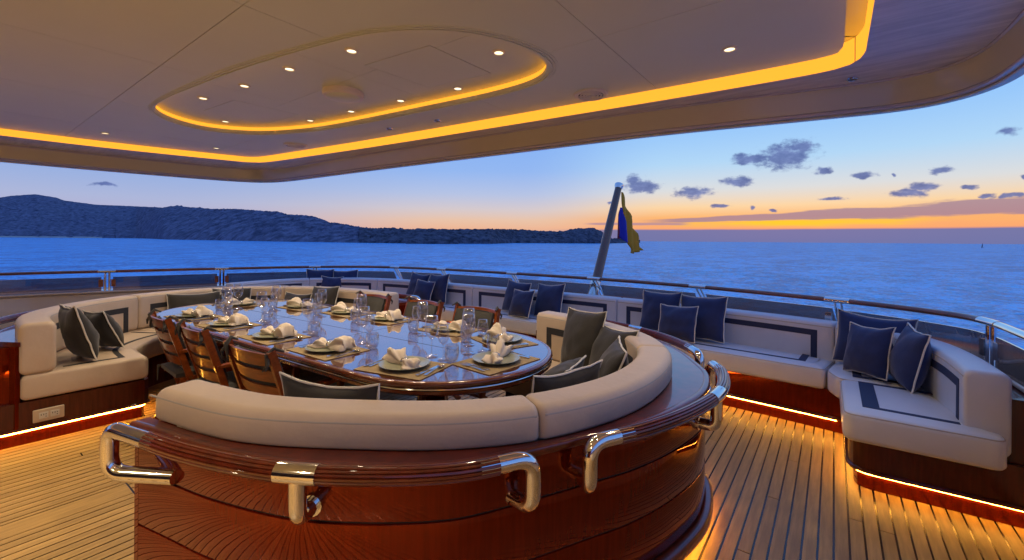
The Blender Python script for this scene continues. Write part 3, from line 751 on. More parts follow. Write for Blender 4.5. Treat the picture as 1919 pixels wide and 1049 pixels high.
# ================================================================== ROUND BANQUETTES
fl_prof = [((.034 - .006 * max(0, cos(15 * a)) ** 3) * cos(a), (.034 - .006 * max(0, cos(15 * a)) ** 3) * sin(a)) for a in [2 * pi * i / 120 for i in range(120)]]
def banquette(root, CP, RPth, joints, rail_segs, posts, inner_name='cream_vinyl', sgn=1, outlet=False, led_z=.03, band='grey_stripe'):
    """CP: outer line of the back cushion, RPth: line of the grab rail, both travelled so that n>0 is towards the table"""
    def L_(o): return loc(o, root)
    zt = .96; zc = .82
    J = [0] + joints + [CP.len]
    for a, b in zip(J, J[1:]):
        pr = rrect(0, .21, ZS - .03 * (sgn < 0), zt, .05, 6)
        if sgn < 0: pr = [q for q in pr if not (q[0] < .1 and q[1] < zc)] ; k_ = max(i for i, q in enumerate(pr) if q[0] < .06); pr = pr[:k_ + 1] + [(0, zc + .02), (.012, zc + .004), (.09, zc + .002), (.10, ZS - .03)] + pr[k_ + 1:]
        c = L_(sweep('back_cushion', CP, pr, inner_name, root, a + .003 + (.05 if (a == 0 and sgn < 0) else 0), b - .003, rend=.03, smooth=50, step=.05, jitter=0))
        mb = MB()
        for nn_, zz in ((.006, zt - .034), (.204, zt - .034)): mb.tube([(p.x, p.y, zz) for p in CP.sub(a + .02, b - .02, nn_)], .0048, 6)
        L_(mb.build('piping', 'piping_grey', c, True))
        lo, hi = a + .14, b - .14
        if hi - lo > .3:
            mb = MB(); z1 = zc + .02; z0 = z1 - .06
            sweep_into(mb, CP, [(.209, z0), (.213, z0), (.213, z1), (.209, z1)], lo, hi)
            for q in (lo, hi - .06): sweep_into(mb, CP, [(.209, ZS), (.213, ZS), (.213, z0 - .0005), (.209, z0 - .0005)], q, q + .06, step=.02)
            L_(mb.build('back_band', band, c))
    # seats
    for a, b in zip(J, J[1:]):
        c = L_(sweep('seat_cushion', CP, rrect(.20 if sgn < 0 else .012, .74 + (.06 if sgn > 0 else 0), ZS - .20, ZS, .04, 5), inner_name, root, a + .004, b - .004, rend=.025, smooth=50))
        L_(MB().tube([(p.x, p.y, ZS - .012) for p in CP.sub(a + .02, b - .02, .735)], .0045, 5).build('piping', 'piping_grey', c, True))
        mb = MB(); sweep_into(mb, CP, [(.615, ZS - .002), (.655, ZS - .002), (.655, ZS + .0025), (.615, ZS + .0025)], a + .12, b - .12)
        for q in (a + .12, b - .16): sweep_into(mb, CP, [(.26, ZS - .002), (.6145, ZS - .002), (.6145, ZS + .0025), (.26, ZS + .0025)], q, q + .04, step=.02)
        L_(mb.build('seat_band', band, c))
    # base under the seat
    L_(sweep('seat_base', CP, [(.30, .0), (.68, .0), (.68, ZS - .205), (.30, ZS - .205)], 'mahogany_dark', root, .06, CP.len - .06))
    # counter top between cushion and edge
    N = 70
    EP = RPth['edge']
    ou = resample([tuple(p) for p in EP.sub(0, EP.len)], N); inn = resample([tuple(p) for p in CP.sub(0, CP.len, .012)], N)
    v_, f_ = ruled(ou, inn, zc - .035, zc); L_(MB().add(v_, f_).build('counter_top', 'mahogany_rail', root, 40))
    L_(sweep('counter_nosing', EP, rrect(-.012, .03, zc - .036, zc + .0035, .014, 4), 'mahogany_rail', root))
    for z0, z1 in ((.607, .782), (.367, .599), (.135, .359)):
        L_(sweep('wall_panel', EP, rrect(.012, .05, z0, z1, .004, 2), 'mahogany', root, smooth=35, step=.03))
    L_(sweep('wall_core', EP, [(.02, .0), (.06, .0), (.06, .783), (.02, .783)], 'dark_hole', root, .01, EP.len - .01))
    L_(sweep('skirting', EP, rrect(-.035, .03, .055, .132, .026, 5), 'mahogany_rail', root, smooth=50))
    L_(sweep('led_strip', EP, [(.002, .030), (.010, .030), (.010, .042), (.002, .042)], 'skirt_led', root))
    # end caps
    for t in (0, 1):
        a = EP.at(0 if not t else EP.len, .012)[0]; b_ = CP.at(0 if not t else CP.len, .0 if sgn > 0 else .2)[0]
        d = CP.at(0 if not t else CP.len)[1] * (-1 if not t else 1)
        mb = MB(); 
        mb.bar((a.x - d.x * .012, a.y - d.y * .012, .46), (b_.x - d.x * .012, b_.y - d.y * .012, .46), .03, .65)
        L_(mb.build('end_panel', 'mahogany', root))
    # fluted rail and brackets
    GP = RPth['rail']; zr = .832 if sgn < 0 else .858
    for a, b in rail_segs:
        L_(sweep('grab_rail', GP, [(p, q + zr) for p, q in fl_prof], 'mahogany_rail', root, a, b, step=.05, smooth=50))
    for kind, t, s_ in posts:
        p, d, n_ = GP.at(t); P3 = lambda q, z: (q.x, q.y, z)
        if kind == 'T':
            mb = MB(); mb.tube([P3(q, zr) for q in GP.sub(t - .075, t + .075, 0, .02)], .036, 16)
            wall = GP.at(t, .12)[0]
            mb.tube(rounded([P3(p, zr - .01), P3(p, zr - .165), P3(wall, zr - .165)], .05), .030, 14)
            mb.tube([P3(GP.at(t, .085)[0], zr - .165), P3(GP.at(t, .118)[0], zr - .165)], .040, 14)
            L_(mb.build('rail_bracket', 'chrome', root, 60))
        else:   # E: elbow, s_ = direction in which the rail ends
            q0 = GP.at(t - s_ * .17)[0]; q1 = p + d * (s_ * (.045 if kind == 'E' else .19)); down = zr - .195
            wall = GP.at(t, .125)[0] if kind == 'E' else GP.at(t + .10, .10)[0]
            pts = [P3(q0, zr), P3(GP.at(t - s_ * .12)[0], zr), P3(q1, zr), P3(q1, down), P3(wall, down)]
            mb = MB(); mb.tube(rounded(pts, .075, 8), .032, 16)
            L_(mb.build('rail_bracket', 'chrome', root, 60))

# right (foreground) bench, travelled from its near-left end round to the far end
RB = empty('foreground_banquette', (-1.5, 2.1, 0)); tag(RB, 'round cream banquette in the foreground with varnished mahogany back and chrome grab rail', 'bench')
CPr = Path([(-2.53, .60), (-1.94, .74), (-1.46, 1.02), (-1.14, 1.28), (-.91, 1.60), (-.765, 2.02), (-.745, 2.45), (-.84, 2.86), (-1.10, 3.22), (-1.50, 3.48), (-1.92, 3.63), (-2.27, 3.68)], side=-1)
RAILr = Path([(-2.50, .465), (-2.26, .52), (-1.99, .58), (-1.71, .67), (-1.51, .76), (-1.27, .92), (-1.06, 1.11), (-.93, 1.32), (-.76, 1.65), (-.64, 1.89), (-.54, 2.21), (-.49, 2.58), (-.55, 2.94), (-.67, 3.17), (-.86, 3.46), (-1.13, 3.72), (-1.45, 3.9), (-1.8, 4.02), (-2.14, 4.07)], side=-1)
EDGEr = Path([tuple(p) for p in RAILr.sub(.0, RAILr.len, .085)], smooth=False, side=-1)

nr = RAILr.near
tA, tB = nr(-.92, 1.34), nr(-.765, 1.64)
tE2, tE3 = nr(-.655, 3.14), nr(-.79, 3.38)
banquette(RB, CPr, {'edge': EDGEr, 'rail': RAILr}, [CPr.near(-.95, 1.5), CPr.near(-.88, 2.93)],
          [(.30, tA - .10), (tB + .10, tE2 - .10), (tE3 + .10, RAILr.len - .1)],
          [('S', .20, -1), ('T', nr(-1.51, .76), 0), ('E', tA, 1), ('E', tB, -1), ('T', nr(-.51, 2.5), 0), ('E', tE2, 1), ('E', tE3, -1), ('T', nr(-1.45, 3.9), 0), ('E', RAILr.len - .03, 1)], sgn=-1)
# left bench
LB = empty('left_banquette', (-6.0, 2.1, 0)); tag(LB, 'curved cream banquette at the left end of the table, socket in its lit base', 'bench')
CPl = Path([(-5.10, .42), (-5.80, .48), (-6.35, .80), (-6.72, 1.25), (-6.95, 1.8), (-6.95, 2.35), (-6.72, 2.88), (-6.25, 3.3), (-5.5, 3.58), (-4.55, 3.68)])
RAILl = Path([(-5.36, .17), (-5.95, .27), (-6.5, .58), (-6.95, 1.1), (-7.2, 1.8), (-7.2, 2.4), (-6.95, 3.02), (-6.42, 3.5), (-5.6, 3.84), (-4.5, 3.95)])
EDGEl = Path([tuple(p) for p in RAILl.sub(0, RAILl.len, .115)], smooth=False)
nl = RAILl.near
banquette(LB, CPl, {'edge': EDGEl, 'rail': RAILl}, [CPl.near(-6.80, 1.38), CPl.near(-6.4, 3.2)],
          [(.10, RAILl.len - .12)], [('E', .03, -1), ('T', nl(-6.75, .8), 0), ('T', nl(-7.2, 2.2), 0), ('T', nl(-6.0, 3.7), 0), ('E', RAILl.len - .03, 1)])
# lit base of the left bench end, with its plinth and socket plate
def LL(o): return loc(o, LB)
EN = Path([(-5.13, .10), (-5.11, .55), (-5.07, 1.19), (-5.12, 1.23), (-5.6, 1.25)], smooth=False, step=.02)
LL(sweep('base_panel', EN, [(0, .14), (0, ZS - .21), (-.04, ZS - .21), (-.04, .14)], 'mahogany_dark', LB, smooth=30))
LL(sweep('base_moulding', EN, rrect(-.04, .012, .118, .139, .009, 3), 'mahogany_dark', LB))
LL(sweep('led_strip', EN, [(-.028, .101), (-.020, .101), (-.020, .108), (-.028, .108)], 'strip_led', LB))
LL(sweep('plinth', EN, [(-.07, 0), (-.03, 0), (-.03, .116), (-.07, .116)], 'mahogany', LB))
pl = LL(MB().box(-5.105, -5.088, .50, .675, .165, .265, .005).build('socket_plate', 'outlet_plate', LB))
for k in range(2):
    y = .532 + k * .063
    s_ = loc(MB().box(-5.088, -5.083, y, y + .052, .19, .24, .002).build('socket', 'seat_white', pl), LB)
    mb = MB()
    for dy, dz, a, b in ((.010, .026, .004, .012), (.024, .026, .004, .012), (.036, .012, .006, .006), (.036, .030, .006, .006)): mb.box(-5.083, -5.0815, y + dy, y + dy + a, .19 + dz, .19 + dz + b)
    loc(mb.build('socket_slot', 'black_plastic', pl), LB)
LL(MB().box(-5.60, -5.16, .30, .415, .135, .78, .004).build('end_panel', 'mahogany', LB))

# ================================================================== DINING TABLE
TZ = .85; TC = Vector((-3.84, 2.2)); TR = radians(2.8)
table = empty('dining_table', (TC.x, TC.y, 0), TR); tag(table, 'long oval dining table of mirror varnished wood laid for twelve', 'table')
HL, HW = 2.34, .765
def track(off=0, n=28):
    r = HW + off; c = HL - HW; out = []
    for k in range(n + 1): a = -pi / 2 + pi * k / n; out.append((c + r * cos(a), r * sin(a)))
    for k in range(n + 1): a = pi / 2 + pi * k / n; out.append((-c + r * cos(a), r * sin(a)))
    return out
edgeprof = [(-.10, TZ), (-.030, TZ), (-.012, TZ - .003), (0, TZ - .010), (.004, TZ - .020), (0, TZ - .030), (-.006, TZ - .034)]
def rings(offs): 
    vs = []; m = len(track()); fs = []
    for off, z in offs: vs += [(p[0], p[1], z) for p in track(off)]
    for i in range(len(offs) - 1):
        for k in range(m): fs.append((i * m + k, i * m + (k + 1) % m, (i + 1) * m + (k + 1) % m, (i + 1) * m + k))
    return vs, fs, m
v_, f_, m_ = rings([(-.034, TZ - .03), (-.034, TZ)]); f_ += [tuple(range(m_ - 1, -1, -1)), tuple(m_ + k for k in range(m_))]
MB().add(v_, f_).build('tabletop', 'table_wood', table)
v_, f_, m_ = rings([(-.033, TZ - .002), (-.030, TZ + .0006), (-.014, TZ), (-.004, TZ - .006), (0, TZ - .016), (-.004, TZ - .027), (-.010, TZ - .031), (-.010, TZ - .036), (-.033, TZ - .036), (-.033, TZ - .002)])
MB().add(v_, f_).build('table_rim', 'table_edge', table, 50)
v_, f_, m_ = rings([(-.02, TZ - .037), (-.005, TZ - .039), (-.003, TZ - .043), (-.005, TZ - .047), (-.02, TZ - .049)])
MB().add(v_, f_).build('steel_trim', 'steel', table, True)
v_, f_, m_ = rings([(-.02, TZ - .050), (-.006, TZ - .052), (-.006, TZ - .068), (-.03, TZ - .085), (-.07, TZ - .098), (-.15, TZ - .10), (-.15, TZ - .05)])
MB().add(v_, f_).build('apron', 'table_edge', table, 50)
MB().box(-2.2, 2.2, -.0035, .0035, TZ - .001, TZ + .0007).build('inlay_line', 'caulk', table)
for sx in (-.62, .62): MB().box(sx - .003, sx + .003, -.72, .72, TZ - .001, TZ + .0006).build('inlay_line', 'caulk', table)
for px in (-1.45, 1.45):
    ped = MB().lathe([(.30, 0), (.30, .03), (.24, .06), (.14, .09), (.10, .14), (.095, .55), (.13, .60), (.14, .75)], 8, (px, 0, 0)).build('pedestal', 'mahogany', table, 20)
    MB().lathe([(.145, .60), (.15, .61), (.15, .70), (.145, .71)], 8, (px, 0, 0)).build('collar', 'brass', ped)

# ================================================================== CHAIRS
def make_chair():
    r = empty('dining_chair')
    bt, fr = Vector((0, -.27, .985)), Vector((0, .03, 0))     # back post line
    def post(z): t = (z - 0) / .985; return fr.lerp(bt, t)
    for sx in (-1, 1):
        x = sx * .265
        mb = MB(); mb.bar((x, fr.y, 0), (x, post(.50).y, .50), .028, .05); mb.bar((x, post(.50).y, .50), (x, bt.y, bt.z), .028, .045)
        mb.build('back_post', 'chair_wood', r)
        MB().bar((x * .9, -.27, 0), (x * .9, .23, .46), .026, .045).build('leg', 'chair_wood', r)
        MB().bar((x, post(.70).y - .01, .70), (x, .24, .715), .05, .022).build('armrest', 'chair_wood', r)
        MB().bar((x, .17, .47), (x, .20, .70), .024, .04).build('arm_support', 'chair_wood', r)
        MB().bar((x * .95, -.18, .455), (x * .95, .24, .465), .03, .04).build('seat_rail', 'chair_wood', r)
        MB().tube([(x, post(.47).y, .47), (x + sx * .022, post(.47).y, .47)], .012, 8).build('bolt', 'brass', r)
    for z in (.20,): MB().bar((-.25, post(z).y, z), (.25, post(z).y, z), .022, .03).build('stretcher', 'chair_wood', r)
    MB().bar((-.24, .18, .43), (.24, .18, .43), .022, .03).build('stretcher', 'chair_wood', r)
    # curved slats
    for i in range(4):
        z0 = .575 + .104 * i; z1 = z0 + .074; n = 10; vs = []; fs = []
        for k in range(n + 1):
            u = -1 + 2 * k / n; x = u * .252; cv = -.045 * (1 - u * u); dz = (.012 * (1 - u * u) if i == 3 else 0)
            for z, th in ((z0, 0), (z0, .016), (z1 + dz, .016), (z1 + dz, 0)):
                vs.append((x, post(z).y + cv + .004 + th - .01, z))
        for k in range(n):
            for j in range(4): fs.append((k * 4 + j, k * 4 + (j + 1) % 4, k * 4 + 4 + (j + 1) % 4, k * 4 + 4 + j))
        fs += [(0, 1, 2, 3), (n * 4, n * 4 + 3, n * 4 + 2, n * 4 + 1)]
        MB().add(vs, fs).build('slat', 'chair_wood', r, 40)
    # back pad on the table side
    def pad(name, w_, n_, f, th, m, rr=.02):
        """f(u,v) centre surface point and normal"""
        N = 8; vs = []; fs = []
        for side in (0, 1):
            for j in range(N + 1):
                for i in range(N + 1):
                    u = -1 + 2 * i / N; v = -1 + 2 * j / N
                    p, nn = f(u, v); e = (1 - abs(u) ** 6) * (1 - abs(v) ** 6); k = th * (.55 + .45 * e ** .5)
                    vs.append(p + nn * (k if side else 0))
        q = (N + 1) ** 2
        for j in range(N):
            for i in range(N):
                a = j * (N + 1) + i; fs.append((a, a + N + 1, a + N + 2, a + 1)); fs.append((q + a, q + a + 1, q + a + N + 2, q + a + N + 1))
        for i in range(N):
            fs.append((i, i + 1, q + i + 1, q + i)); b = N * (N + 1) + i; fs.append((b, q + b, q + b + 1, b + 1))
            a = i * (N + 1); fs.append((a, q + a, q + a + N + 1, a + N + 1)); c = a + N; fs.append((c, c + N + 1, q + c + N + 1, q + c))
        return MB().add(vs, fs).build(name, m, r, 60)
    def bf(u, v):
        z = .745 + v * .195; return Vector((u * .236, post(z).y - .045 * (1 - u * u) + .014, z)), Vector((0, .957, .29))
    bp_ = pad('back_pad', .4, .4, bf, .05, 'chair_fabric')
    mb = MB(); pts = []
    for k in range(40):
        a = 2 * pi * k / 40; u = max(-1, min(1, 1.25 * cos(a))); v = max(-1, min(1, 1.25 * sin(a))); p, nn = bf(u, v); pts.append(p + nn * .03)
    mb.tube(pts, .004, 5, True).build('piping', 'grey_stripe', bp_, True)
    for sx in (-1, 1):
        mb = MB(); c = Vector((sx * .262, bt.y + .02, .955))
        mb.tube([c + Vector((sx * .02, .05, .02)), c + Vector((0, 0, .045)), c + Vector((-sx * .01, -.035, .01)), c + Vector((-sx * .02, -.03, -.05)), c + Vector((-sx * .05, -.04, -.09))], [.007, .012, .016, .010, .005], 7)
        mb.tube([c + Vector((-sx * .01, -.03, 0)), c + Vector((sx * .02, -.045, -.04)), c + Vector((sx * .005, -.05, -.075))], [.012, .010, .005], 7)
        mb.build('tie', 'chair_fabric', bp_, True)
    def sf(u, v): return Vector((u * .235, .02 + v * .225, .478)), Vector((0, 0, 1))
    sp = pad('seat_pad', .4, .4, sf, .055, 'chair_fabric')
    for v0 in (-.72, .66):
        mb = MB(); vs = []
        for k in range(9):
            u = -1 + 2 * k / 8
            for dv in (0, .16):
                v = v0 + dv; e = (1 - abs(u) ** 6) * (1 - abs(v) ** 6); p, nn = sf(u, v); vs.append(p + nn * (.055 * (.55 + .45 * e ** .5) + .0035))
        mb.add(vs, [(2 * k, 2 * k + 2, 2 * k + 3, 2 * k + 1) for k in range(8)]).build('seat_stripe', 'seat_white', sp)
    mb = MB(); mb.tube([(-.235, -.19, .50), (-.275, -.215, .49), (-.27, -.22, .45), (-.262, -.225, .36)], [.006, .014, .008, .004], 6); mb.build('seat_tie', 'chair_fabric', sp, True)
    return r
CH = [(-4.62, 1.45, .0, 'slatted wooden armchair with grey pad, leftmost of the three with backs to the camera'),
      (-3.89, 1.46, .0, 'middle one of the three slatted wooden armchairs with backs to the camera'),
      (-2.92, 1.45, .0, 'slatted wooden armchair with tied grey pad beside the foreground bench cushion'),
      (-4.46, 2.97, pi, 'far armchair at the left of three across the table, next to the left bench end'),
      (-3.62, 3.0, pi, 'middle far armchair across the table with grey pad and wooden frame showing'),
      (-2.86, 3.02, pi, 'far armchair nearest the white corner of the foreground bench')]
proto = make_chair()
for i, (x, y, rz, lb) in enumerate(CH):
    o = proto if i == 0 else copy_tree(proto)
    o.location = (x, y, 0); o.rotation_euler = (0, 0, rz + [-.05, -.02, .06, .04, -.03, .02][i]); tag(o, lb, 'chair', 'folding armchairs round the dining table')

# ================================================================== TABLE SETTINGS
def strip_loft(mb, secs):
    """secs: list of (y, halfwidth, z, thickness, xoff) along +y"""
    vs = []; 
    for y, hw, z, th, xo in secs: vs += [(xo - hw, y, z), (xo + hw, y, z), (xo + hw, y, z + th), (xo - hw, y, z + th)]
    fs = [(i * 4 + k, i * 4 + (k + 1) % 4, i * 4 + 4 + (k + 1) % 4, i * 4 + 4 + k) for i in range(len(secs) - 1) for k in range(4)]
    fs += [(0, 1, 2, 3), tuple((len(secs) - 1) * 4 + k for k in range(4))]
    mb.add(vs, fs)
def fork_me():
    mb = MB(); strip_loft(mb, [(-.10, .009, .002, .003, 0), (-.09, .011, .002, .003, 0), (-.04, .006, .004, .003, 0), (.03, .004, .007, .003, 0), (.05, .011, .007, .0025, 0), (.065, .013, .005, .002, 0)])
    for k in range(4): strip_loft(mb, [(.064, .0022, .005, .002, -.0105 + .007 * k), (.09, .0018, .004, .002, -.0105 + .007 * k), (.11, .0012, .008, .0015, -.0105 + .007 * k)])
    return mesh('fork', mb.v, mb.f)
def knife_me():
    mb = MB(); strip_loft(mb, [(-.12, .009, .001, .006, 0), (-.11, .011, .001, .007, 0), (-.02, .008, .001, .006, 0), (0, .006, .002, .004, 0), (.02, .010, .002, .002, .001), (.09, .010, .002, .0015, .001), (.115, .002, .002, .001, -.003)])
    return mesh('knife', mb.v, mb.f)
def spoon_me():
    mb = MB(); strip_loft(mb, [(-.10, .009, .002, .003, 0), (-.09, .011, .002, .003, 0), (-.04, .006, .004, .003, 0), (.03, .004, .008, .003, 0), (.052, .005, .008, .002, 0)])
    vs = []; fs = []; n = 14
    for j in range(5):
        rr = j / 4
        for k in range(n): a = 2 * pi * k / n; vs.append((.021 * rr * cos(a), .078 + .030 * rr * sin(a), .002 + .009 * rr * rr))
    for j in range(4):
        for k in range(n): fs.append((j * n + k, j * n + (k + 1) % n, (j + 1) * n + (k + 1) % n, (j + 1) * n + k))
    m0 = len(vs); vs += [(v[0], v[1], v[2] + .0018) for v in vs[:]]; fs += [tuple(i + m0 for i in f[::-1]) for f in fs[:]]
    mb.add(vs, fs); return mesh('spoon', mb.v, mb.f)
FORK, KNIFE, SPOON = fork_me(), knife_me(), spoon_me()
for me in (FORK, KNIFE, SPOON): me.materials.append(MAT['steel']); me.polygons.foreach_set('use_smooth', [True] * len(me.polygons)); me.set_sharp_from_angle(angle=radians(50))
K = 1.13
def lathe_me(name, prof, n, m, thick=None):
    mb = MB().lathe([(r * K, z * K) for r, z in prof], n); me = mesh(name, mb.v, mb.f); me.materials.append(MAT[m])
    me.polygons.foreach_set('use_smooth', [True] * len(me.polygons)); return me
WINE = lathe_me('wine_glass', [(.0001, .004), (.020, .005), (.037, .0025), (.038, .001), (.0385, .002), (.036, .004), (.018, .0065), (.006, .012), (.0035, .03), (.0032, .09), (.0045, .104), (.012, .109), (.026, .122), (.037, .142), (.0425, .165), (.0425, .19), (.039, .22), (.0345, .247)], 28, 'wine_glass')
WINE2 = lathe_me('wine_glass', [(.0001, .004), (.018, .005), (.032, .0025), (.033, .001), (.0335, .002), (.031, .004), (.016, .0065), (.0055, .012), (.0033, .03), (.003, .078), (.004, .088), (.010, .092), (.021, .102), (.030, .118), (.034, .137), (.0338, .158), (.031, .182), (.0275, .203)], 28, 'wine_glass')
TUMB = lathe_me('tumbler', [(.0001, .006), (.024, .005), (.030, .002), (.034, .006), (.040, .025), (.043, .045), (.042, .07), (.038, .096), (.0368, .098), (.0378, .094), (.0405, .07), (.0415, .045), (.0385, .026), (.031, .010), (.0001, .009)], 28, 'wine_glass')
PLATE = lathe_me('plate', [(.0001, .004), (.075, .004), (.082, .003), (.085, .004), (.100, .007), (.128, .014), (.138, .019), (.1395, .0205), (.138, .0215), (.126, .018), (.102, .0115), (.090, .009), (.0001, .009)], 48, 'porcelain')
def mat_me():
    mb = MB(); mb.box(-.245, .245, -.175, .175, 0, .0035, .0008); me = mesh('placemat', mb.v, mb.f); me.materials.append(MAT['weave']); return me
MATM = mat_me()
def napkin_me(seed, fl):
    """cloth drawn through a ring: small bunch on one side, large fan on the other"""
    rnd = random.Random(seed); n, m = 34, 40; vs = []; fs = []; ph = rnd.uniform(0, 6); hump = rnd.uniform(.85, 1.15)
    for i in range(n + 1):
        t = -1 + 2 * i / n
        if t < -.12:
            u = (-.12 - t) / .88; wd = .016 + .036 * sin(pi * min(1, u * 1.02) * .62); ht = .014 + .020 * sin(pi * u * .8); x = -.012 - .088 * u
        elif t > .12:
            u = (t - .12) / .88; wd = .016 + .062 * u ** .7 * (1 - .25 * u ** 3); ht = .014 + .040 * hump * sin(pi * min(u * .78, 1)) ; x = .012 + .125 * u
        else: wd = .016; ht = .014; x = .1 * t; u = 0
        if i == 0: wd *= .25; ht *= .25
        if i == n: wd *= .9; ht *= .16
        for k in range(m):
            a = 2 * pi * k / m
            fold = 1 + (.10 + .10 * u) * sin(5 * a + ph + 3 * u) + .07 * sin(9 * a - ph * 2 + 5 * t)
            yy = wd * cos(a) * fold; zz = max(0, .35 + sin(a)) * ht * fold if sin(a) > -.35 else 0
            crease = .010 * u * noise.noise(Vector((x * 45, yy * 45, seed)))
            xx = x + (.030 * u * abs(cos(a)) ** 2 * (1 if t > 0 else -.5)) + .012 * u * sin(3 * a + ph)
            vs.append((xx * fl, yy, zz + max(0, crease) + .001))
    for i in range(n):
        for k in range(m): fs.append((i * m + k, i * m + (k + 1) % m, (i + 1) * m + (k + 1) % m, (i + 1) * m + k))
    fs += [tuple(range(m)), tuple(n * m + k for k in range(m))]
    me = mesh('napkin', [(v[0] * K, v[1] * K, v[2] * K) for v in vs], fs); me.materials.append(MAT['linen'])
    me.polygons.foreach_set('use_smooth', [True] * len(me.polygons)); return me
mb = MB()
for dx in (-.004, .004): mb.tube([(dx, .0215 * cos(a), .016 + .0215 * sin(a)) for a in [2 * pi * k / 20 for k in range(20)]], .0045, 7, True)
RING = mesh('napkin_ring', mb.v, mb.f); RING.materials.append(MAT['steel']); RING.polygons.foreach_set('use_smooth', [True] * len(RING.polygons))
ST = [(-5.20, 1.60, 'at the near left corner of the table', 'a'), (-4.45, 1.64, 'in front of the leftmost slatted chair', 'b'), (-3.64, 1.67, 'in front of the middle slatted chair', 'c'),
      (-2.91, 1.71, 'in front of the slatted chair nearest the camera', 'd'), (-2.15, 1.77, 'nearest the round foreground bench', 'e'), (-1.77, 2.23, 'at the right end of the table', 'f'),
      (-2.10, 2.72, 'at the far right corner of the table', 'g'), (-2.74, 2.76, 'by the rightmost far chair', 'h'), (-3.56, 2.73, 'by the middle far chair', 'i'),
      (-4.20, 2.70, 'by the leftmost far chair', 'j'), (-4.95, 2.60, 'at the far left corner of the table', 'k'), (-5.66, 2.22, 'at the left end of the table', 'l')]
def dat(name, me, x, y, z, rz, lb, cat, grp):
    o = bpy.data.objects.new(name, me); COL.objects.link(o); o.location = (x, y, z); o.rotation_euler = (0, 0, rz); tag(o, lb, cat, grp); return o
ct, st_ = cos(TR), sin(TR)
for i, (x, y, where, _c) in enumerate(ST):
    rnd = random.Random(i + 5)
    # outward direction of the rim at this seat, in table coordinates
    lx = (x - TC.x) * ct + (y - TC.y) * st_; ly = -(x - TC.x) * st_ + (y - TC.y) * ct
    cx_ = max(-(HL - HW), min(HL - HW, lx)); o_ = Vector((lx - cx_, ly)); o_.normalize(); o_ = Vector((o_.x * ct - o_.y * st_, o_.x * st_ + o_.y * ct))
    f = -o_; rz = atan2(f.y, f.x) - pi / 2 + rnd.uniform(-.04, .04); r_ = Vector((cos(rz), sin(rz))); f = Vector((-sin(rz), cos(rz)))
    def at(a, b): return x + r_.x * a + f.x * b, y + r_.y * a + f.y * b
    Z = TZ + .0012
    px, py = at(0, .005); dat('placemat', MATM, px, py, Z, rz, 'beige woven placemat ' + where, 'placemat', 'woven placemats')
    Z2 = Z + .0045
    px, py = at(0, .01); dat('plate', PLATE, px, py, Z2, 0, 'grey green plate under a napkin ' + where, 'plate', 'grey green plates')
    fl = -1 if i in (4, 7, 8) else 1
    nrz = rz + [.15, .1, .12, .25, -.5, .55, -.25, .1, -.1, .1, .1, .5][i]
    nk = dat('napkin', napkin_me(i, fl), px, py, Z2 + .012, nrz, 'cream cloth napkin in a steel ring ' + where, 'napkin', 'napkins in rings')
    rg = bpy.data.objects.new('napkin_ring', RING); COL.objects.link(rg); rg.parent = nk; rg.scale = (1.05, 1.05, 1.05)
    for k, a in enumerate((-.215, -.185)):
        px, py = at(a, rnd.uniform(-.01, .01)); dat('fork', FORK, px, py, Z2, rz + rnd.uniform(-.05, .05), ('outer steel fork on the placemat ' if k == 0 else 'inner steel fork on the placemat ') + where, 'fork', 'forks of the place settings')
    px, py = at(.188, 0); dat('knife', KNIFE, px, py, Z2, rz + rnd.uniform(-.05, .05), 'steel knife on the placemat ' + where, 'knife', 'knives of the place settings')
    px, py = at(.220, .01); dat('spoon', SPOON, px, py, Z2, rz + rnd.uniform(-.05, .05), 'steel soup spoon on the placemat ' + where, 'spoon', 'spoons of the place settings')
    j = lambda: rnd.uniform(-.012, .012)
    px, py = at(.02 + j(), .29 + j()); dat('wine_glass', WINE, px, py, Z, 0, 'large clear wine glass ' + where, 'wine glass', 'large wine glasses')
    px, py = at(.125 + j(), .265 + j()); dat('wine_glass', WINE2, px, py, Z, 0, 'smaller clear wine glass ' + where, 'wine glass', 'small wine glasses')
    px, py = at(.205 + j(), .235 + j()); dat('tumbler', TUMB, px, py, Z, 0, 'stemless clear water tumbler ' + where, 'glass', 'water tumblers')

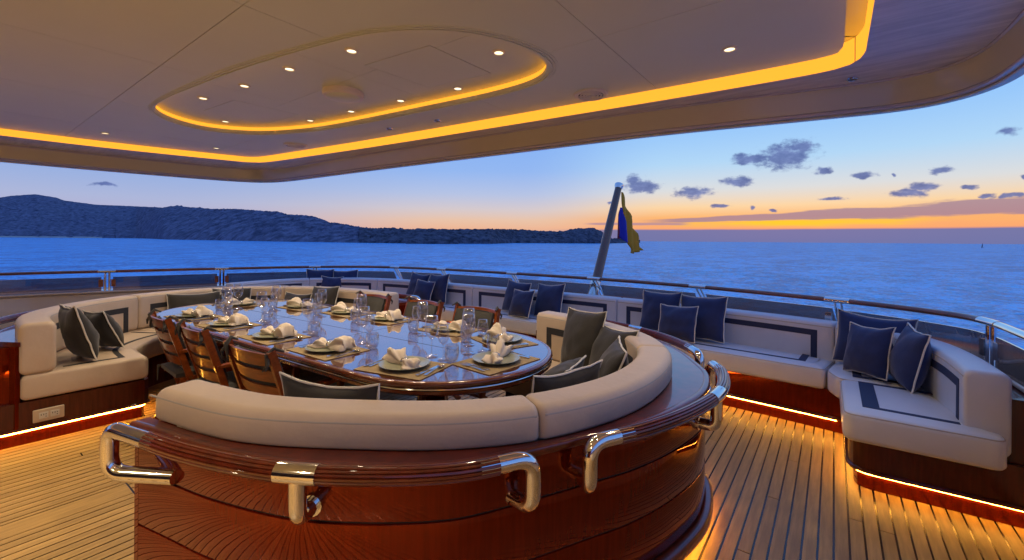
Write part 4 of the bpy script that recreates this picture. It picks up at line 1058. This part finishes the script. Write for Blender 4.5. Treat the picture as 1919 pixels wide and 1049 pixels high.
# ================================================================== PILLOWS
def pillow(x, y, z, wd, ht, yaw_, lean, spin, m, lb, seed, grp, th=.205):
    """yaw_: direction the face looks to (deg from -Y, ccw), lean back deg, spin in its own plane deg"""
    root = empty('pillow'); N = 16; vs = []; rnd = random.Random(seed)
    sag = rnd.uniform(.004, .026); wob = rnd.uniform(.004, .010); pinch = rnd.uniform(.05, .085)
    def ol(u, v):
        px = u * wd / 2 * (1 - pinch * (1 - v * v)); pz = v * ht / 2 * (1 - pinch * (1 - u * u))
        pz += -sag * (1 - u * u) * (v > 0) * v + wob * noise.noise(Vector((u * 2.6, v * 2.6, seed * 1.7)))
        px += wob * noise.noise(Vector((u * 2.4, v * 2.4, seed * 2.9 + 5)))
        return px, pz
    for sd in (-1, 1):
        for j in range(N + 1):
            for i in range(N + 1):
                u = -1 + 2 * i / N; v = -1 + 2 * j / N; u = math.copysign(abs(u) ** .85, u); v = math.copysign(abs(v) ** .85, v)
                px, pz = ol(u, v); e = max(0, (1 - u * u)) ** .55 * max(0, (1 - v * v)) ** .5
                d = th / 2 * e * (1 + .18 * -v)
                d += .016 * noise.noise(Vector((px * 8, pz * 8, seed + sd * 3))) * e ** .4 + .011 * noise.noise(Vector((px * 30 * (1 if seed % 2 else .4), pz * 12, seed * 2 + sd))) * e ** .5
                vs.append((px, sd * d, pz))
    fs = []; q = (N + 1) ** 2
    for j in range(N):
        for i in range(N): a = j * (N + 1) + i; fs.append((a, a + 1, a + N + 2, a + N + 1)); fs.append((q + a, q + a + N + 1, q + a + N + 2, q + a + 1))
    me = mesh('cover', vs, fs); bm = bmesh.new(); bm.from_mesh(me); bmesh.ops.remove_doubles(bm, verts=bm.verts, dist=.0008); bmesh.ops.recalc_face_normals(bm, faces=bm.faces); bm.to_mesh(me); bm.free()
    link('cover', me, m, root, 'all')
    pts = []
    for k in range(4 * 10):
        s_, t = divmod(k, 10); t = -1 + 2 * t / 10
        u, v = [(t, -1), (1, t), (-t, 1), (-1, -t)][s_]; px, pz = ol(u, v); pts.append((px, .006 * noise.noise(Vector((px * 14, pz * 14, seed))), pz))
    MB().tube(pts, .0062, 6, True).build('piping', 'piping_white', root, True)
    Rm = Matrix.Rotation(radians(yaw_), 4, 'Z') @ Matrix.Rotation(radians(-lean), 4, 'X') @ Matrix.Rotation(radians(spin), 4, 'Y')
    low = min((Rm @ Vector(v)).z for v in vs)
    root.matrix_world = Matrix.Translation((x, y, z - low - .004)) @ Rm
    tag(root, lb, 'pillow', grp); return root
NG = 'navy pillows along the aft sofa'
NAVY = [(-7.98, 4.52, .50, .50, -58, 14, 2, 'left of the pair behind, in the leftmost navy pillow group'), (-7.66, 4.86, .48, .48, -40, 16, -3, 'right of the pair behind, in the leftmost navy pillow group'),
        (-7.68, 4.58, .40, .38, -48, 20, 3, 'small one in front, in the leftmost navy pillow group'),
        (-5.92, 5.18, .48, .50, 0, 16, 4, 'left of the pair behind, in the second navy pillow group from the left'), (-5.43, 5.20, .48, .50, 4, 14, -4, 'right of the pair behind, in the second navy pillow group from the left'),
        (-5.58, 5.00, .38, .40, -10, 20, 5, 'small one in front, in the second navy pillow group from the left'),
        (-3.82, 5.26, .48, .48, 8, 16, 3, 'left of the pair behind, in the middle navy pillow group'), (-3.24, 5.26, .50, .48, 10, 17, -4, 'right of the pair behind, in the middle navy pillow group'),
        (-3.56, 5.03, .42, .40, 12, 20, -2, 'small one in front, in the middle navy pillow group'),
        (-1.66, 5.20, .50, .50, 12, 16, -2, 'left of the pair behind, in the navy group behind the foreground bench'), (-1.17, 5.11, .52, .50, 12, 18, -3, 'right of the pair behind, in the navy group behind the foreground bench'),
        (-1.38, 4.92, .42, .40, 6, 22, -2, 'small one in front, in the navy group behind the foreground bench'),
        (.28, 4.90, .54, .47, 8, 14, 3, 'large one leaning on the back, in the right corner navy group'), (.47, 4.46, .44, .45, 80, 12, 2, 'one turned sideways against the side back, in the right corner navy group'),
        (.23, 4.60, .36, .42, 42, 14, -3, 'small one in front, in the right corner navy group')]
for i, (x, y, wd, ht, yw, ln, sp, lb) in enumerate(NAVY):
    pillow(x, y, ZS + .014, wd, ht, -yw if False else yw * -1, ln, sp, 'navy_fabric', 'navy pillow, ' + lb, i + 3, NG)
GG = 'grey pillows on the round banquettes'
GREY = [(-5.42, .80, .48, .50, 176, 16, 2, 'large grey pillow leaning on the left bench arm, nearest the camera'),
        (-5.72, 1.02, .40, .40, 168, 22, 3, 'smaller grey pillow beside the large one on the left bench'),
        (-6.60, 2.05, .58, .40, -78, 18, 0, 'wide grey pillow in the bend of the left bench behind the table'),
        (-6.55, 2.45, .46, .42, -62, 16, 0, 'grey pillow half hidden behind the wide one at the left bench'),
        (-6.30, 2.30, .38, .26, -70, 26, 0, 'low grey pillow behind the wine glasses at the left end'),
        (-5.60, 3.22, .52, .44, -8, 16, -3, 'large grey pillow on the far arm of the left bench'),
        (-5.95, 3.02, .42, .36, -25, 22, 2, 'small grey pillow beside the large one on the far bench arm'),
        (-1.70, 3.30, .48, .50, 22, 14, -4, 'tall grey pillow at the back of the foreground bench, leftmost of its cluster'),
        (-1.36, 3.12, .46, .44, 30, 20, -3, 'square grey pillow in front of the tall one on the foreground bench'),
        (-1.16, 2.62, .48, .46, 62, 22, 0, 'grey pillow against the right curve of the foreground bench, rightmost of its cluster'),
        (-1.22, 2.12, .52, .42, 106, 20, 0, 'wide grey pillow in the curve of the foreground bench, its piped edge towards us'),
        (-1.42, 2.42, .40, .40, 80, 40, 0, 'grey pillow peeping out behind the wide one on the foreground bench'),
        (-1.90, 1.14, .55, .44, 160, 8, 0, 'wide grey pillow standing behind the near back of the foreground bench'),
        (-1.34, 1.52, .50, .38, 140, 24, 0, 'grey pillow lying low beside the wide one behind the near back')]
for i, (x, y, wd, ht, yw, ln, sp, lb) in enumerate(GREY):
    pillow(x, y, ZS + .014, wd, ht, -yw, ln, sp, 'grey_fabric', lb, i + 40, GG)

# ================================================================== ROOF, COVES AND LAMPS
ZC = 2.90
RIS = [(-7.95, -3.6), (-7.92, -1.0), (-7.86, .5), (-7.74, 1.5), (-7.42, 2.75), (-7.28, 3.02), (-7.0, 3.14), (-6.0, 3.26), (-4.67, 3.40), (-2.63, 3.56), (-1.2, 3.66), (-.25, 3.70), (.05, 3.66), (.135, 3.50), (.145, 3.2), (.145, 1.5), (.145, -1), (.145, -3.6)]
RISP = Path(RIS)                                   # n>0 inboard
inner = [tuple(p) for p in RISP.sub(0, RISP.len, .10, .12)]
ceil = empty('ceiling', (0, 0, 0)); ceil['kind'] = 'structure'
OV = [(-5.32, 1.31), (-5.68, 1.55), (-5.80, 1.93), (-5.54, 2.32), (-5.02, 2.57), (-4.37, 2.71), (-3.15, 2.83), (-2.4, 2.89), (-1.95, 2.86), (-1.72, 2.72), (-1.62, 2.50), (-1.66, 2.2), (-1.81, 1.92), (-2.02, 1.73), (-2.31, 1.59), (-2.68, 1.51), (-3.26, 1.43), (-3.99, 1.35), (-4.75, 1.28)]
OVP = Path(OV, closed=True, step=.06)
oval = [tuple(p) for p in OVP.p[:-1]]
in_main, in_oval = inside(inner), inside(oval)
XS = [-8.2, -6.68, -5.30, -3.93, -2.55, -1.17, .3]; YS = [-3.6, -2.0, -.5, 1.0, 2.45, 4.0]
for xa, xb in zip(XS, XS[1:]):
    for ya, yb in zip(YS, YS[1:]):
        g = .0022; xa_, xb_, ya_, yb_ = xa + g, xb - g, ya + g, yb - g
        region('ceiling_panel', [[(xa_, ya_), (xb_, ya_), (xb_, yb_), (xa_, yb_)], inner, oval],
               lambda x, y: xa_ < x < xb_ and ya_ < y < yb_ and in_main(x, y) and not in_oval(x, y), ZC, ZC + .03, 'ceiling_paint', ceil)
# recessed oval tray: bigger outline than the opening, so its lit riser hides behind the lip
ZT = 2.975
trayo = [tuple(OVP.at(t, 0)[0]) for t in [OVP.len * k / 150 for k in range(150)]]
sgn = 1
cc = Vector((-3.72, 2.1))
tray_out = [tuple(Vector(p) + (Vector(p) - cc).normalized() * .012) for p in trayo]
in_tray = inside(tray_out)
HA = [(-2.22 * 1.0, 2.03), (-2.19, 2.66), (-2.84, 2.60), (-2.88, 1.97)]
HB = [(-5.30, 1.70), (-4.63, 1.74), (-4.60, 2.36), (-5.23, 2.32)]
HBX = [ccw(HA), ccw(HB)]
ins = [inside(h) for h in HBX]
TX = [-6.0, -4.30, -3.10, -1.4]; TY = [1.0, 2.08, 3.2]
for xa, xb in zip(TX, TX[1:]):
    for ya, yb in zip(TY, TY[1:]):
        g = .002; xa_, xb_, ya_, yb_ = xa + g, xb - g, ya + g, yb - g
        region('tray_panel', [[(xa_, ya_), (xb_, ya_), (xb_, yb_), (xa_, yb_)], tray_out] + HBX,
               lambda x, y: xa_ < x < xb_ and ya_ < y < yb_ and in_tray(x, y) and not ins[0](x, y) and not ins[1](x, y), ZT, ZT + .02, 'ceiling_paint', ceil)
for h in HBX:
    q = inset(h, .006); vs = [(p[0], p[1], z) for z in (ZT - .001, ZT + .02) for p in q]
    link('access_panel', mesh('access_panel', vs, [(3, 2, 1, 0), (4, 5, 6, 7), (0, 1, 5, 4), (1, 2, 6, 5), (2, 3, 7, 6), (3, 0, 4, 7)]), 'ceiling_paint', ceil)
m_ = len(tray_out)
def wall_loop(name, loop, z0, z1, m, parent, th=.02):
    lo = [Vector(p) for p in loop]; ou = [p + (p - cc).normalized() * th for p in lo]; n = len(lo)
    vs = [(p.x, p.y, z) for z in (z0, z1) for p in lo] + [(p.x, p.y, z) for z in (z0, z1) for p in ou]; fs = []
    for k in range(n):
        k2 = (k + 1) % n; fs += [(k, k2, n + k2, n + k), (2 * n + k, 3 * n + k, 3 * n + k2, 2 * n + k2), (k, 2 * n + k, 2 * n + k2, k2), (n + k, n + k2, 3 * n + k2, 3 * n + k)]
    return link(name, mesh(name, vs, fs), m, parent, 40)
wall_loop('oval_cove_light', tray_out, ZC + .004, ZT - .002, 'cove_led', ceil)
for k in range(3):
    lp = [tuple(Vector(p) + (Vector(p) - cc).normalized() * (.03 + .022 * k)) for p in trayo]
    wall_loop('oval_cove_lip', lp, ZC - .004 - .004 * (2 - k), ZC + .0, 'ceiling_paint', ceil, .014)
# outer cove
sweep('outer_cove_light', RISP, [(-.006, 2.835), (.0, 2.835), (.0, 2.995), (-.006, 2.995)], 'cove_led', ceil, smooth=40)
sweep('outer_cove_top', RISP, [(-.02, 3.0), (.16, 3.0), (.16, 3.02), (-.02, 3.02)], 'ceiling_paint', ceil)
ROOF = [(-8.80, -3.6), (-8.78, -1.0), (-8.72, .55), (-8.60, 1.6), (-8.38, 2.7), (-8.20, 3.2), (-7.95, 3.48), (-7.43, 3.62), (-6.2, 3.68), (-4.89, 3.74), (-3.26, 3.84), (-1.42, 3.96), (-.12, 4.16), (.36, 4.22), (.62, 4.14), (.78, 3.92), (.84, 3.55), (.85, 2.8), (.85, .5), (.85, -3.6)]
RO = Path(ROOF)
n_ = 240
oa = resample([tuple(p) for p in RO.sub(0, RO.len, .05, .05)], n_); ib = resample([tuple(p) for p in RISP.sub(0, RISP.len, -.008, .05)], n_)
# re-time the two outlines so that the corners correspond
def soffit():
    keyr = [0, RISP.near(-7.86, .5), RISP.near(-7.28, 3.02), RISP.near(-4.67, 3.4), RISP.near(-2.63, 3.56), RISP.near(.12, 3.56), RISP.near(.145, 1.5), RISP.len]
    keyo = [0, RO.near(-8.72, .55), RO.near(-7.95, 3.48), RO.near(-4.89, 3.74), RO.near(-3.0, 3.86), RO.near(.66, 4.1), RO.near(.85, 1.5), RO.len]
    vs = []; K_ = 30
    for a in range(len(keyr) - 1):
        for k in range(K_ + (a == len(keyr) - 2)):
            f = k / K_; p = RISP.at(keyr[a] + (keyr[a + 1] - keyr[a]) * f, -.007)[0]; q = RO.at(keyo[a] + (keyo[a + 1] - keyo[a]) * f, .06)[0]
            vs += [(p.x, p.y, 2.834), (q.x, q.y, 2.842), (q.x, q.y, 3.1), (p.x, p.y, 3.1)]
    n = len(vs) // 4; fs = [(i * 4 + k, i * 4 + (k + 1) % 4, i * 4 + 4 + (k + 1) % 4, i * 4 + 4 + k) for i in range(n - 1) for k in range(4)]
    return link('soffit', mesh('soffit', vs, fs), 'soffit_paint', ceil)
soffit()
sweep('soffit_bead', RO, rrect(.062, .085, 2.826, 2.846, .008, 3), 'white_paint', ceil)
sweep('fascia', RO, [(.075, 2.84), (.06, 2.78), (.045, 2.70), (.035, 2.665), (-.005, 2.665), (-.005, 3.2), (.075, 3.2)], 'fascia_paint', ceil, smooth=30)
sweep('fascia_lip', RO, rrect(-.03, .045, 2.636, 2.662, .010, 4), 'white_paint', ceil)
sweep('drip_trim', RO, rrect(-.045, .012, 2.618, 2.634, .007, 4), 'fascia_paint', ceil)
region('roof_top', [[tuple(p) for p in RO.sub(0, RO.len, -.02, .1)]], inside([tuple(p) for p in RO.sub(0, RO.len, -.02, .1)]), 3.21, 3.24, 'white_paint', ceil)

def downlight(x, y, z, lb, power=0, r=.043):
    root = empty('downlight', (x, y, z)); tag(root, lb, 'ceiling lamp', 'round recessed downlights')
    MB().lathe([(r * .72, .002), (r * .74, -.006), (r * .95, -.009), (r * 1.08, -.006), (r * 1.12, 0.0), (r * .72, .002)], 24).build('trim', 'chrome' if power < 0 else 'grille', root, True)
    MB().lathe([(.0001, -.001), (r * .74, -.001), (r * .74, .003), (.0001, .003)], 20).build('lamp_face', 'lamp_face' if power >= 0 else 'black_plastic', root)
    if power > 0:
        ld = bpy.data.lights.new('lamp', 'SPOT'); ld.energy = power; ld.color = (1, .80, .52); ld.spot_size = radians(125); ld.spot_blend = .9; ld.shadow_soft_size = .05
        lo = bpy.data.objects.new('lamp', ld); COL.objects.link(lo); lo.parent = root; lo.location = (0, 0, -.02)
    return root
LPW = 40
k = (ZT - 1.65) / 1.25
for x, y, lb in [(-2.58, 1.67, 'lit downlight in the oval tray, near row, closest to the camera'), (-3.23, 1.58, 'lit downlight in the oval tray, second of the near row'), (-3.89, 1.54, 'lit downlight in the oval tray, third of the near row'),
                 (-4.54, 1.46, 'lit downlight in the oval tray, fourth of the near row'), (-1.80, 2.26, 'lit downlight at the right tip of the oval tray'), (-2.50, 2.60, 'lit downlight in the far row beside the square hatch'),
                 (-3.14, 2.53, 'lit downlight in the far row, second from the hatch'), (-3.80, 2.46, 'lit downlight in the far row, third from the hatch'), (-4.45, 2.40, 'lit downlight in the far row, last towards the left'),
                 (-5.24, 1.89, 'lit downlight at the left tip of the oval tray')]:
    downlight(x * k, y * k, ZT, lb, LPW)
downlight(-7.04, 1.26, ZC, 'lit downlight at the left of the ceiling outside the tray', LPW)
downlight(-6.90, 2.38, ZC, 'lit downlight near the left corner of the glowing cove', LPW)
downlight(-.55, 3.09, ZC, 'lit downlight on the right by itself between tray and cove', LPW)
for x, y, wh in ((-7.0, .1, 'over the left bulwark walkway'), (-5.2, .1, 'over the near side of the left banquette'), (-3.4, .1, 'over the open deck left of the foreground banquette'), (-1.6, .1, 'over the near grab rail of the foreground banquette'),
             (-.55, 1.2, 'over the right curve of the foreground banquette'), (-.55, -1.9, 'over the right walkway in front of the saloon doors'), (-7, -1.9, 'over the left end of the saloon wall'), (-5.2, -1.9, 'before the left saloon door'),
             (-3.4, -1.9, 'before the middle saloon doors'), (-1.6, -1.9, 'before the right saloon door')):
    downlight(x, y, ZC, 'added fill downlight in the ceiling ' + wh, LPW * (.25 if y > -.7 else (2.2 if x < -4 else 11.0)))  # out of view, added to lift the ceiling and the bench front
for x, y, z, lb in [(-4.04, 3.10, ZC, 'small unlit chrome nozzle in the ceiling, left of two by the cove'), (-3.35, 3.18, ZC, 'small unlit chrome nozzle in the ceiling, right of two by the cove'), (.10, 3.98, 2.836, 'small unlit chrome nozzle on the soffit at the cove corner')]:
    downlight(x, y, z, lb, -1, .034)
def speaker(x, y, z, lb):
    root = empty('ceiling_speaker', (x, y, z)); tag(root, lb, 'speaker')
    MB().lathe([(.105, .0), (.108, -.016), (.125, -.02), (.142, -.014), (.145, 0)], 36).build('ring', 'grille', root, True)
    MB().lathe([(.0001, -.003), (.106, -.003), (.106, .001), (.0001, .001)], 30).build('backing', 'dark_hole', root)
    for rr in (.035, .062, .088):
        MB().tube([(rr * cos(a), rr * sin(a), -.013) for a in [2 * pi * k / 28 for k in range(28)]], .0075, 6, True).build('grille_ring', 'grille', root, True)
    for q in range(4):
        a = q * pi / 4 + .3; MB().bar((-.105 * cos(a), -.105 * sin(a), -.012), (.105 * cos(a), .105 * sin(a), -.012), .011, .006).build('grille_bar', 'grille', root)
speaker(-1.67, 3.36, ZC, 'round ceiling speaker with slotted grille between the oval tray and the cove')
speaker(-5.79, 2.92, ZC, 'round ceiling speaker near the far left corner of the cove')
cl_ = empty('ceiling_lamp', (-3.36 * k, 2.10 * k, ZT)); tag(cl_, 'round unlit drum ceiling lamp in the middle of the oval tray', 'ceiling lamp')
MB().lathe([(.0001, 0), (.175, 0), (.178, -.02), (.172, -.045), (.165, -.047), (.165, -.040)], 40).build('drum', 'grille', cl_, 35)
MB().lathe([(.150, -.052), (.162, -.05), (.166, -.044), (.16, -.04)], 40).build('rim', 'grille', cl_, True)
MB().lathe([(.155, -.046), (.14, -.058), (.08, -.068), (.0001, -.071)], 40).build('diffuser', 'ceiling_paint', cl_, True)

# saloon bulkhead added unseen behind the camera, to block and bounce light there
sw = empty('added_saloon_wall', (-4, -3.7, 0)); tag(sw, 'white saloon bulkhead with dark glass doors, added unseen behind the camera', 'wall')
MB().box(-5.2, 5.0, -.15, 0, 2.25, 3.2).build('header', 'ceiling_paint', sw)
for x0, x1 in ((-5.2, -3.4), (3.4, 5.0)): MB().box(x0, x1, -.15, 0, 0, 2.25).build('side_panel', 'mahogany', sw)
for i in range(4): MB().box(-3.39 + 1.7 * i, -1.71 + 1.7 * i, -.1, -.08, .02, 2.24).build('glass_door', 'tinted_glass', sw)
MB().box(-5.2, 5.0, -1.6, -1.5, 0, 3.2).build('back_wall', 'mahogany_dark', sw)
